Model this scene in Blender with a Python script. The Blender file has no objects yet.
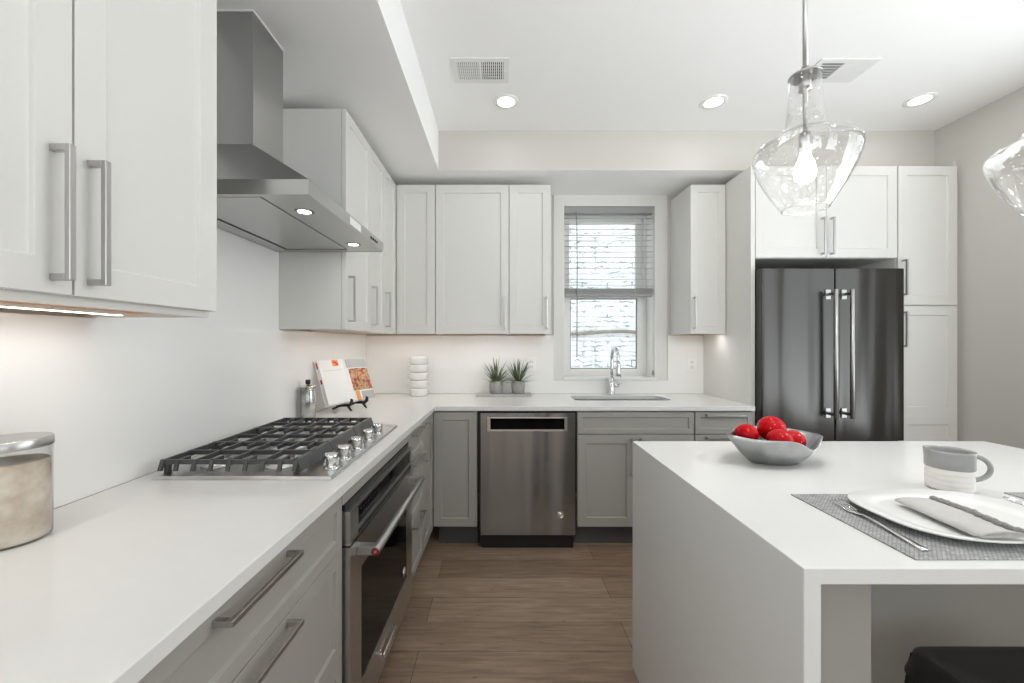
import bpy, bmesh, math, random
from mathutils import Matrix, Vector, noise
random.seed(7)
S = bpy.context.scene
COL = S.collection
PI = math.pi

# ------------------------------------------------------------------ camera, world, exposure
CAM_H = 1.309
cam_d = bpy.data.cameras.new('camera')
cam = bpy.data.objects.new('camera', cam_d)
COL.objects.link(cam)
cam.location = (0, 0, CAM_H)
cam.rotation_euler = (PI / 2, 0, 0)
cam_d.sensor_width = 36.0
cam_d.sensor_fit = 'HORIZONTAL'
cam_d.lens = 402.0 / 1024.0 * 36.0
cam_d.shift_x = 11.0 / 1024.0
cam_d.shift_y = 2.0 / 1024.0
cam_d.clip_start = 0.02
S.camera = cam

W = bpy.data.worlds.new('world')
S.world = W
W.use_nodes = True
wbg = W.node_tree.nodes['Background']
wbg.inputs['Color'].default_value = (0.90, 0.96, 1.0, 1)
# hazy bright sky above, stronger glow added below the horizon to brighten the ceiling
wtc = W.node_tree.nodes.new('ShaderNodeTexCoord')
wsx = W.node_tree.nodes.new('ShaderNodeSeparateXYZ')
wmr = W.node_tree.nodes.new('ShaderNodeMapRange')
wmr.interpolation_type = 'SMOOTHSTEP'
wmr.inputs['From Min'].default_value = -0.25
wmr.inputs['From Max'].default_value = 0.10
wmr.inputs['To Min'].default_value = 9.0
wmr.inputs['To Max'].default_value = 3.5
W.node_tree.links.new(wtc.outputs['Generated'], wsx.inputs[0])
W.node_tree.links.new(wsx.outputs['Z'], wmr.inputs['Value'])
W.node_tree.links.new(wmr.outputs['Result'], wbg.inputs['Strength'])
sun_d = bpy.data.lights.new('sun', 'SUN')
sun_d.energy = 0.5
sun_d.angle = math.radians(3)
sun = bpy.data.objects.new('sun', sun_d)
COL.objects.link(sun)
sun.location = (0.5, 0, 9)
sun.rotation_euler = (math.radians(28), 0, math.radians(12))   # high sun from behind the house, falls on the neighbouring wall
S.view_settings.view_transform = 'Standard'
S.view_settings.look = 'None'
S.view_settings.gamma = 1.0
S.view_settings.exposure = -0.72
S.view_settings.use_curve_mapping = False
S.cycles.use_denoising = True
S.cycles.max_bounces = 10
S.cycles.diffuse_bounces = 8
S.cycles.transparent_max_bounces = 12
S.cycles.sample_clamp_indirect = 6.0
S.cycles.caustics_reflective = False
S.cycles.caustics_refractive = False

DOWN_W = 0.9
LED_W = 2.6        # per metre of under-cabinet strip
BULB_W = 14.0
HOOD_W = 0.5

# ------------------------------------------------------------------ materials
def srgb(r, g, b):
    def f(c):
        c /= 255.0
        return c / 12.92 if c <= 0.04045 else ((c + 0.055) / 1.055) ** 2.4
    return (f(r), f(g), f(b), 1.0)

def new_mat(name):
    m = bpy.data.materials.new(name)
    m.use_nodes = True
    nt = m.node_tree
    return m, nt, nt.nodes['Principled BSDF']

def pbr(name, col, rough=0.5, metal=0.0, spec=0.5, noise_amt=0.03, noise_scale=6.0, bump=0.0, bump_scale=200.0, coat=0.0, emit=None, emit_s=0.0, aniso=0.0):
    m, nt, p = new_mat(name)
    p.inputs['Roughness'].default_value = rough
    p.inputs['Metallic'].default_value = metal
    p.inputs['Specular IOR Level'].default_value = spec
    p.inputs['Coat Weight'].default_value = coat
    p.inputs['Anisotropic'].default_value = aniso
    tc = nt.nodes.new('ShaderNodeTexCoord')
    n = nt.nodes.new('ShaderNodeTexNoise')
    n.inputs['Scale'].default_value = noise_scale
    n.inputs['Detail'].default_value = 4
    nt.links.new(tc.outputs['Object'], n.inputs['Vector'])
    mx = nt.nodes.new('ShaderNodeMix')
    mx.data_type = 'RGBA'
    mx.inputs['A'].default_value = tuple(max(0, c * (1 - noise_amt)) for c in col[:3]) + (1,)
    mx.inputs['B'].default_value = tuple(min(1, c * (1 + noise_amt)) for c in col[:3]) + (1,)
    nt.links.new(n.outputs['Fac'], mx.inputs['Factor'])
    nt.links.new(mx.outputs['Result'], p.inputs['Base Color'])
    if bump:
        n2 = nt.nodes.new('ShaderNodeTexNoise')
        n2.inputs['Scale'].default_value = bump_scale
        nt.links.new(tc.outputs['Object'], n2.inputs['Vector'])
        b = nt.nodes.new('ShaderNodeBump')
        b.inputs['Strength'].default_value = bump
        b.inputs['Distance'].default_value = 0.002
        nt.links.new(n2.outputs['Fac'], b.inputs['Height'])
        nt.links.new(b.outputs['Normal'], p.inputs['Normal'])
    if emit:
        p.inputs['Emission Color'].default_value = emit
        p.inputs['Emission Strength'].default_value = emit_s
    return m

def brushed(name, col, rough, axis='Z', amt=0.025, wave=0.0):
    """metal with fine grain stretched along one axis"""
    m, nt, p = new_mat(name)
    p.inputs['Metallic'].default_value = 1.0
    tc = nt.nodes.new('ShaderNodeTexCoord')
    mp = nt.nodes.new('ShaderNodeMapping')
    sc = {'X': (2, 260, 260), 'Y': (260, 2, 260), 'Z': (260, 260, 2)}[axis]
    mp.inputs['Scale'].default_value = sc
    nt.links.new(tc.outputs['Object'], mp.inputs['Vector'])
    n = nt.nodes.new('ShaderNodeTexNoise')
    n.inputs['Scale'].default_value = 1.0
    n.inputs['Detail'].default_value = 3
    nt.links.new(mp.outputs['Vector'], n.inputs['Vector'])
    mr = nt.nodes.new('ShaderNodeMapRange')
    mr.inputs['To Min'].default_value = rough - 0.03
    mr.inputs['To Max'].default_value = rough + 0.03
    nt.links.new(n.outputs['Fac'], mr.inputs['Value'])
    nt.links.new(mr.outputs['Result'], p.inputs['Roughness'])
    mx = nt.nodes.new('ShaderNodeMix')
    mx.data_type = 'RGBA'
    mx.inputs['A'].default_value = tuple(c * (1 - amt) for c in col[:3]) + (1,)
    mx.inputs['B'].default_value = tuple(min(1, c * (1 + amt)) for c in col[:3]) + (1,)
    nt.links.new(n.outputs['Fac'], mx.inputs['Factor'])
    nt.links.new(mx.outputs['Result'], p.inputs['Base Color'])
    if wave:
        mp2 = nt.nodes.new('ShaderNodeMapping')
        mp2.inputs['Scale'].default_value = (5.5, 5.5, 0.35)
        nt.links.new(tc.outputs['Object'], mp2.inputs['Vector'])
        n2 = nt.nodes.new('ShaderNodeTexNoise')
        n2.inputs['Scale'].default_value = 1.0
        n2.inputs['Detail'].default_value = 1
        nt.links.new(mp2.outputs['Vector'], n2.inputs['Vector'])
        b = nt.nodes.new('ShaderNodeBump')
        b.inputs['Strength'].default_value = wave
        b.inputs['Distance'].default_value = 0.07
        nt.links.new(n2.outputs['Fac'], b.inputs['Height'])
        nt.links.new(b.outputs['Normal'], p.inputs['Normal'])
    return m

def emissive(name, col, s):
    m, nt, p = new_mat(name)
    p.inputs['Base Color'].default_value = (0.8, 0.8, 0.8, 1)
    p.inputs['Emission Color'].default_value = col
    p.inputs['Emission Strength'].default_value = s
    return m

def clear_glass(name, tint=(1, 1, 1, 1), refl=1.0, ior=1.45, seeds=False, rough=0.02, base=0.0):
    """thin clear pane or blown shell: see-through plus a Fresnel gloss"""
    m, nt, p = new_mat(name)
    out = nt.nodes['Material Output']
    nt.nodes.remove(p)
    tr = nt.nodes.new('ShaderNodeBsdfTransparent')
    tr.inputs['Color'].default_value = tint
    gl = nt.nodes.new('ShaderNodeBsdfGlossy')
    gl.inputs['Roughness'].default_value = rough
    fr = nt.nodes.new('ShaderNodeMath')       # Schlick reflectance, the same from both sides of the thin sheet
    fr.operation = 'POWER'
    fr.inputs[1].default_value = 3.0
    lw = nt.nodes.new('ShaderNodeLayerWeight')
    lw.inputs['Blend'].default_value = 0.5
    nt.links.new(lw.outputs['Facing'], fr.inputs[0])
    mix = nt.nodes.new('ShaderNodeMixShader')
    ml = nt.nodes.new('ShaderNodeMath')
    ml.operation = 'MULTIPLY_ADD'
    ml.inputs[1].default_value = refl
    ml.inputs[2].default_value = base
    nt.links.new(fr.outputs[0], ml.inputs[0])
    if seeds:
        tc = nt.nodes.new('ShaderNodeTexCoord')
        v = nt.nodes.new('ShaderNodeTexVoronoi')
        v.inputs['Scale'].default_value = 75.0
        nt.links.new(tc.outputs['Object'], v.inputs['Vector'])
        n = nt.nodes.new('ShaderNodeTexNoise')
        n.inputs['Scale'].default_value = 14.0
        n.inputs['Detail'].default_value = 3
        nt.links.new(tc.outputs['Object'], n.inputs['Vector'])
        lt = nt.nodes.new('ShaderNodeMath')
        lt.operation = 'LESS_THAN'
        lt.inputs[1].default_value = 0.17
        nt.links.new(v.outputs['Distance'], lt.inputs[0])
        gt = nt.nodes.new('ShaderNodeMath')
        gt.operation = 'GREATER_THAN'
        gt.inputs[1].default_value = 0.42
        nt.links.new(n.outputs['Fac'], gt.inputs[0])
        pr = nt.nodes.new('ShaderNodeMath')
        pr.operation = 'MULTIPLY'
        nt.links.new(lt.outputs[0], pr.inputs[0])
        nt.links.new(gt.outputs[0], pr.inputs[1])
        sm = nt.nodes.new('ShaderNodeMath')
        sm.operation = 'MULTIPLY_ADD'
        sm.inputs[1].default_value = 0.35
        nt.links.new(pr.outputs[0], sm.inputs[0])
        nt.links.new(ml.outputs[0], sm.inputs[2])
        sm.use_clamp = True
        nt.links.new(sm.outputs[0], mix.inputs['Fac'])
        b = nt.nodes.new('ShaderNodeBump')
        b.inputs['Strength'].default_value = 0.35
        b.inputs['Distance'].default_value = 0.01
        nt.links.new(n.outputs['Fac'], b.inputs['Height'])
        nt.links.new(b.outputs['Normal'], gl.inputs['Normal'])
    else:
        ml.use_clamp = True
        nt.links.new(ml.outputs[0], mix.inputs['Fac'])
    nt.links.new(tr.outputs[0], mix.inputs[1])
    nt.links.new(gl.outputs[0], mix.inputs[2])
    last = mix
    if seeds:
        # trapped bubbles scatter the bulb's light
        tl = nt.nodes.new('ShaderNodeBsdfTranslucent')
        df = nt.nodes.new('ShaderNodeBsdfDiffuse')
        md = nt.nodes.new('ShaderNodeMixShader')
        nt.links.new(tl.outputs[0], md.inputs[1])
        nt.links.new(df.outputs[0], md.inputs[2])
        m2 = nt.nodes.new('ShaderNodeMixShader')
        sf = nt.nodes.new('ShaderNodeMath')
        sf.operation = 'MULTIPLY_ADD'
        sf.inputs[1].default_value = 0.18
        sf.inputs[2].default_value = 0.004
        nt.links.new(pr.outputs[0], sf.inputs[0])
        nt.links.new(sf.outputs[0], m2.inputs['Fac'])
        nt.links.new(mix.outputs[0], m2.inputs[1])
        nt.links.new(md.outputs[0], m2.inputs[2])
        last = m2
    nt.links.new(last.outputs[0], out.inputs['Surface'])
    return m

def wood_floor(name):
    m, nt, p = new_mat(name)
    tc = nt.nodes.new('ShaderNodeTexCoord')
    br = nt.nodes.new('ShaderNodeTexBrick')
    br.offset = 0.37
    br.inputs['Color1'].default_value = srgb(172, 149, 129)
    br.inputs['Color2'].default_value = srgb(144, 120, 101)
    br.inputs['Mortar'].default_value = srgb(92, 76, 62)
    br.inputs['Scale'].default_value = 1.0
    br.inputs['Mortar Size'].default_value = 0.0016
    br.inputs['Mortar Smooth'].default_value = 0.3
    br.inputs['Bias'].default_value = 0.0
    br.inputs['Brick Width'].default_value = 1.45
    br.inputs['Row Height'].default_value = 0.18
    mp0 = nt.nodes.new('ShaderNodeMapping')
    mp0.inputs['Location'].default_value = (0.35, 0.09, 0)
    nt.links.new(tc.outputs['Object'], mp0.inputs['Vector'])
    nt.links.new(mp0.outputs['Vector'], br.inputs['Vector'])
    mp = nt.nodes.new('ShaderNodeMapping')
    mp.inputs['Scale'].default_value = (2.0, 22, 1)
    nt.links.new(tc.outputs['Object'], mp.inputs['Vector'])
    n = nt.nodes.new('ShaderNodeTexNoise')
    n.inputs['Scale'].default_value = 2.2
    n.inputs['Detail'].default_value = 8
    n.inputs['Roughness'].default_value = 0.65
    n.inputs['Distortion'].default_value = 0.6
    nt.links.new(mp.outputs['Vector'], n.inputs['Vector'])
    rp = nt.nodes.new('ShaderNodeValToRGB')
    rp.color_ramp.elements[0].position = 0.30
    rp.color_ramp.elements[0].color = (0.50, 0.46, 0.43, 1)
    rp.color_ramp.elements[1].position = 0.68
    rp.color_ramp.elements[1].color = (1.12, 1.12, 1.12, 1)
    nt.links.new(n.outputs['Fac'], rp.inputs['Fac'])
    mx = nt.nodes.new('ShaderNodeMix')
    mx.data_type = 'RGBA'
    mx.blend_type = 'MULTIPLY'
    mx.inputs['Factor'].default_value = 0.85
    nt.links.new(br.outputs['Color'], mx.inputs['A'])
    nt.links.new(rp.outputs['Color'], mx.inputs['B'])
    # knots
    v = nt.nodes.new('ShaderNodeTexVoronoi')
    mp2 = nt.nodes.new('ShaderNodeMapping')
    mp2.inputs['Scale'].default_value = (1.7, 3.6, 1)
    nt.links.new(tc.outputs['Object'], mp2.inputs['Vector'])
    nt.links.new(mp2.outputs['Vector'], v.inputs['Vector'])
    rk = nt.nodes.new('ShaderNodeValToRGB')
    rk.color_ramp.elements[0].position = 0.03
    rk.color_ramp.elements[0].color = (0.5, 0.46, 0.42, 1)
    rk.color_ramp.elements[1].position = 0.12
    rk.color_ramp.elements[1].color = (1, 1, 1, 1)
    nt.links.new(v.outputs['Distance'], rk.inputs['Fac'])
    mk = nt.nodes.new('ShaderNodeMix')
    mk.data_type = 'RGBA'
    mk.blend_type = 'MULTIPLY'
    mk.inputs['Factor'].default_value = 0.7
    nt.links.new(mx.outputs['Result'], mk.inputs['A'])
    nt.links.new(rk.outputs['Color'], mk.inputs['B'])
    nt.links.new(mk.outputs['Result'], p.inputs['Base Color'])
    p.inputs['Roughness'].default_value = 0.42
    b = nt.nodes.new('ShaderNodeBump')
    b.inputs['Strength'].default_value = 0.12
    b.inputs['Distance'].default_value = 0.002
    nt.links.new(n.outputs['Fac'], b.inputs['Height'])
    nt.links.new(b.outputs['Normal'], p.inputs['Normal'])
    return m

def brick_mat(name):
    """white-painted rough brick, courses along X, height along Z"""
    m, nt, p = new_mat(name)
    tc = nt.nodes.new('ShaderNodeTexCoord')
    mp = nt.nodes.new('ShaderNodeMapping')
    mp.inputs['Rotation'].default_value = (-PI / 2, 0, 0)
    nt.links.new(tc.outputs['Object'], mp.inputs['Vector'])
    nz = nt.nodes.new('ShaderNodeTexNoise')
    nz.inputs['Scale'].default_value = 9
    nz.inputs['Detail'].default_value = 5
    nt.links.new(tc.outputs['Object'], nz.inputs['Vector'])
    add = nt.nodes.new('ShaderNodeVectorMath')
    add.operation = 'MULTIPLY_ADD'
    add.inputs[1].default_value = (0.09, 0.09, 0.09)
    nt.links.new(nz.outputs['Color'], add.inputs[0])
    nt.links.new(mp.outputs['Vector'], add.inputs[2])
    br = nt.nodes.new('ShaderNodeTexBrick')
    br.inputs['Scale'].default_value = 1.0
    br.inputs['Brick Width'].default_value = 0.30
    br.inputs['Row Height'].default_value = 0.060
    br.inputs['Mortar Size'].default_value = 0.007
    br.inputs['Mortar Smooth'].default_value = 0.5
    br.inputs['Color1'].default_value = (0.90, 0.905, 0.91, 1)
    br.inputs['Color2'].default_value = (0.76, 0.775, 0.79, 1)
    br.inputs['Mortar'].default_value = (0.30, 0.30, 0.30, 1)
    nt.links.new(add.outputs[0], br.inputs['Vector'])
    # worn mortar: dark only in patches
    n2 = nt.nodes.new('ShaderNodeTexNoise')
    n2.inputs['Scale'].default_value = 9
    n2.inputs['Detail'].default_value = 6
    nt.links.new(tc.outputs['Object'], n2.inputs['Vector'])
    rp = nt.nodes.new('ShaderNodeValToRGB')
    rp.color_ramp.elements[0].position = 0.48
    rp.color_ramp.elements[1].position = 0.60
    nt.links.new(n2.outputs['Fac'], rp.inputs['Fac'])
    mx = nt.nodes.new('ShaderNodeMix')
    mx.data_type = 'RGBA'
    mx.inputs['A'].default_value = (0.90, 0.91, 0.915, 1)
    nt.links.new(rp.outputs['Color'], mx.inputs['Factor'])
    nt.links.new(br.outputs['Color'], mx.inputs['B'])
    nt.links.new(mx.outputs['Result'], p.inputs['Base Color'])
    p.inputs['Roughness'].default_value = 0.8
    b = nt.nodes.new('ShaderNodeBump')
    b.inputs['Strength'].default_value = 0.9
    b.inputs['Distance'].default_value = 0.02
    iv = nt.nodes.new('ShaderNodeMath')
    iv.operation = 'SUBTRACT'
    nt.links.new(n2.outputs['Fac'], iv.inputs[0])
    nt.links.new(br.outputs['Fac'], iv.inputs[1])
    nt.links.new(iv.outputs[0], b.inputs['Height'])
    nt.links.new(b.outputs['Normal'], p.inputs['Normal'])
    return m

def woven(name, c1, c2):
    m, nt, p = new_mat(name)
    tc = nt.nodes.new('ShaderNodeTexCoord')
    ck = nt.nodes.new('ShaderNodeTexBrick')
    ck.inputs['Scale'].default_value = 1.0
    ck.inputs['Brick Width'].default_value = 0.0085
    ck.inputs['Row Height'].default_value = 0.0042
    ck.inputs['Mortar Size'].default_value = 0.0009
    ck.inputs['Mortar Smooth'].default_value = 0.6
    ck.inputs['Color1'].default_value = c1
    ck.inputs['Color2'].default_value = tuple(c * 0.72 for c in c1[:3]) + (1,)
    ck.inputs['Mortar'].default_value = c2
    nt.links.new(tc.outputs['Object'], ck.inputs['Vector'])
    n = nt.nodes.new('ShaderNodeTexNoise')
    n.inputs['Scale'].default_value = 90
    nt.links.new(tc.outputs['Object'], n.inputs['Vector'])
    mx = nt.nodes.new('ShaderNodeMix')
    mx.data_type = 'RGBA'
    mx.blend_type = 'OVERLAY'
    mx.inputs['Factor'].default_value = 0.6
    nt.links.new(ck.outputs['Color'], mx.inputs['A'])
    nt.links.new(n.outputs['Color'], mx.inputs['B'])
    hs = nt.nodes.new('ShaderNodeHueSaturation')
    hs.inputs['Saturation'].default_value = 0.1
    nt.links.new(mx.outputs['Result'], hs.inputs['Color'])
    nt.links.new(hs.outputs['Color'], p.inputs['Base Color'])
    p.inputs['Roughness'].default_value = 0.7
    b = nt.nodes.new('ShaderNodeBump')
    b.inputs['Strength'].default_value = 0.5
    b.inputs['Distance'].default_value = 0.002
    nt.links.new(ck.outputs['Fac'], b.inputs['Height'])
    nt.links.new(b.outputs['Normal'], p.inputs['Normal'])
    return m

def voro_mat(name, ramp, scale, rough, spec=0.5, coat=0.0, noise_mode=False, metal=0.0):
    m, nt, p = new_mat(name)
    tc = nt.nodes.new('ShaderNodeTexCoord')
    if noise_mode:
        v = nt.nodes.new('ShaderNodeTexNoise')
        v.inputs['Detail'].default_value = 5
        o = 'Fac'
    else:
        v = nt.nodes.new('ShaderNodeTexVoronoi')
        o = 'Distance'
    v.inputs['Scale'].default_value = scale
    nt.links.new(tc.outputs['Object'], v.inputs['Vector'])
    rp = nt.nodes.new('ShaderNodeValToRGB')
    el = rp.color_ramp.elements
    while len(el) < len(ramp):
        el.new(0.5)
    for i, (ps, c) in enumerate(ramp):
        el[i].position = ps
        el[i].color = c
    nt.links.new(v.outputs[o], rp.inputs['Fac'])
    nt.links.new(rp.outputs['Color'], p.inputs['Base Color'])
    p.inputs['Roughness'].default_value = rough
    p.inputs['Coat Weight'].default_value = coat
    p.inputs['Specular IOR Level'].default_value = spec
    p.inputs['Metallic'].default_value = metal
    return m

M = {}
M['wall'] = pbr('wall_paint', srgb(199, 196, 190), 0.75, noise_amt=0.015, bump=0.05, bump_scale=300)
M['ceiling'] = pbr('ceiling_paint', srgb(243, 243, 242), 0.85, noise_amt=0.01)
M['floor'] = wood_floor('oak_planks')
M['white'] = pbr('cabinet_white', srgb(217, 216, 212), 0.38, noise_amt=0.012)
M['grey'] = pbr('cabinet_grey', srgb(159, 157, 151), 0.40, noise_amt=0.02)
M['kick'] = pbr('toe_kick_shaded_grey', srgb(82, 82, 82), 0.5)  # grey kick darkened: the recess shadow is put into the colour
M['quartz'] = pbr('white_quartz', srgb(221, 221, 219), 0.18, noise_amt=0.015, noise_scale=25)
M['slab'] = pbr('white_slab', srgb(236, 236, 234), 0.12, noise_amt=0.01)
M['steel'] = brushed('brushed_steel', (0.52, 0.52, 0.51, 1), 0.30, 'Y')
M['steel_v'] = brushed('brushed_steel_upright', (0.40, 0.40, 0.39, 1), 0.30, 'Z')
M['hood'] = brushed('hood_steel', (0.42, 0.42, 0.41, 1), 0.30, 'Y')
M['fridge'] = brushed('dark_steel', (0.085, 0.082, 0.078, 1), 0.22, 'Z', wave=0.45)
M['dish'] = brushed('dishwasher_steel', (0.36, 0.368, 0.372, 1), 0.22, 'Z', wave=0.4)
M['nickel'] = pbr('satin_nickel', (0.52, 0.51, 0.50, 1), 0.32, 1.0, noise_amt=0.03)
M['chrome'] = pbr('polished_chrome', (0.75, 0.75, 0.75, 1), 0.08, 1.0, noise_amt=0.01)
M['iron'] = pbr('cast_iron', srgb(66, 67, 68), 0.36, 0.0, noise_amt=0.15, noise_scale=60, bump=0.2, bump_scale=500)
M['alu'] = pbr('burner_alloy', (0.62, 0.62, 0.62, 1), 0.30, 1.0)
M['black'] = pbr('black_plastic', srgb(22, 22, 23), 0.4)
M['blackglass'] = pbr('black_glass', srgb(9, 9, 10), 0.07, spec=0.08)
M['grey_print'] = pbr('grey_print', srgb(62, 64, 66), 0.4)
M['red_badge'] = pbr('red_enamel', srgb(132, 14, 32), 0.3)
M['rawwood'] = pbr('raw_maple', srgb(205, 150, 90), 0.6, noise_amt=0.2, noise_scale=20)
M['led'] = emissive('led_strip', (1.0, 0.93, 0.84, 1), 9.0)
M['lens'] = emissive('downlight_lens', (1.0, 0.97, 0.92, 1), 9.0)
M['hoodlens'] = emissive('hood_lens', (1.0, 0.96, 0.9, 1), 8.0)
M['bulb'] = emissive('bulb_glow', (1.0, 0.93, 0.84, 1), 40.0)
M['whiteplastic'] = pbr('white_plastic', srgb(236, 236, 234), 0.35)
M['whitemetal'] = pbr('white_metal', srgb(228, 228, 226), 0.45)
M['dark'] = pbr('dark_void', srgb(30, 30, 30), 0.9)
M['vinyl'] = pbr('window_vinyl', srgb(232, 231, 228), 0.35)
M['gasket'] = pbr('window_gasket', srgb(96, 112, 124), 0.5)
M['ground_blocker'] = pbr('blocker_paving', srgb(150, 148, 144), 0.9, noise_amt=0.15)
M['pane'] = clear_glass('window_pane', (0.97, 0.985, 0.99, 1), 0.6, base=0.015)
M['blind'] = pbr('blind_slat', srgb(205, 205, 203), 0.5)
M['blind_backlit_grey'] = pbr('blind_backlit_grey', srgb(150, 150, 149), 0.5)  # white rails turned grey: backlit shade put into the colour
M['cord'] = pbr('blind_cord', srgb(215, 215, 212), 0.7)
M['brick'] = brick_mat('white_painted_brick')
M['brownledge'] = pbr('weathered_ledge', srgb(150, 140, 128), 0.8, noise_amt=0.2)
M['seedglass'] = clear_glass('seeded_glass', (0.985, 0.985, 0.98, 1), 1.0, seeds=True, base=0.11)
M['jarglass'] = clear_glass('jar_glass', (0.97, 0.98, 0.975, 1), 0.9, base=0.12, rough=0.15)
M['wax'] = voro_mat('shell_filling', [(0.30, srgb(188, 168, 146)), (0.5, srgb(212, 197, 178)), (0.7, srgb(228, 218, 204))], 30, 0.7, noise_mode=True)
M['bowlmetal'] = pbr('hammered_alloy', (0.44, 0.445, 0.45, 1), 0.34, 1.0, noise_amt=0.22, noise_scale=28, bump=0.6, bump_scale=55)
M['redball'] = voro_mat('red_speckle_highlights', [(0.0, srgb(255, 170, 170)), (0.12, srgb(220, 60, 70)), (0.18, srgb(176, 2, 16))], 60, 0.14, spec=0.18)  # pale specks put small glossy highlights into the colour
M['ceramic'] = pbr('white_glaze', srgb(226, 226, 224), 0.14, noise_amt=0.01)
M['ceramicmatte'] = pbr('white_stoneware', srgb(226, 223, 218), 0.3, noise_amt=0.02)
M['greyglaze'] = pbr('grey_glaze', srgb(150, 150, 149), 0.18, noise_amt=0.06, noise_scale=30)
M['linen'] = pbr('grey_linen', srgb(186, 184, 181), 0.9, noise_amt=0.06, noise_scale=60, bump=0.4, bump_scale=700)
M['braid'] = pbr('grey_braid', srgb(134, 132, 130), 0.9, noise_amt=0.3, noise_scale=150, bump=0.8, bump_scale=300)
M['mat'] = woven('woven_vinyl', srgb(178, 177, 175), srgb(96, 96, 95))
M['cutlery'] = pbr('cutlery_steel', (0.78, 0.78, 0.78, 1), 0.14, 1.0)
M['stool'] = pbr('black_metal', srgb(44, 43, 42), 0.42, noise_amt=0.1, noise_scale=30)
M['potgrey'] = pbr('grey_cement', srgb(158, 156, 153), 0.8, noise_amt=0.1, noise_scale=60, bump=0.4, bump_scale=120)
M['soil'] = pbr('soil', srgb(60, 50, 44), 0.9, noise_amt=0.3, noise_scale=100)
M['leaf'] = voro_mat('spiky_leaf', [(0.3, srgb(52, 74, 56)), (0.5, srgb(92, 112, 80)), (0.7, srgb(146, 150, 112))], 22, 0.45, noise_mode=True)
M['tray'] = pbr('tray_grey', srgb(176, 175, 173), 0.5)
M['page'] = pbr('paper_page', srgb(232, 232, 230), 0.6)
M['cover'] = pbr('book_cover', srgb(238, 238, 237), 0.35)
M['food'] = voro_mat('food_photo', [(0.30, srgb(58, 66, 82)), (0.42, srgb(126, 84, 72)), (0.48, srgb(206, 88, 58)), (0.53, srgb(208, 176, 130)), (0.60, srgb(130, 128, 92)), (0.68, srgb(176, 112, 92))], 34, 0.4, noise_mode=True)
M['orange'] = voro_mat('orange_print', [(0.3, srgb(196, 52, 24)), (0.5, srgb(236, 128, 52)), (0.7, srgb(250, 214, 160))], 60, 0.5, noise_mode=True)
M['orangeplain'] = pbr('orange_ink', srgb(232, 158, 84), 0.5)
M['redtab'] = pbr('red_ink', srgb(206, 32, 58), 0.5)
M['greyband'] = pbr('grey_ink', srgb(176, 176, 174), 0.45)
M['easel'] = pbr('dark_bronze', srgb(42, 36, 33), 0.4, 0.3, noise_amt=0.2)
M['bottle'] = voro_mat('etched_steel', [(0.3, (0.22, 0.24, 0.21, 1)), (0.5, (0.55, 0.56, 0.54, 1)), (0.7, (0.72, 0.73, 0.71, 1))], 9, 0.22, noise_mode=True, metal=1.0)

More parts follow.
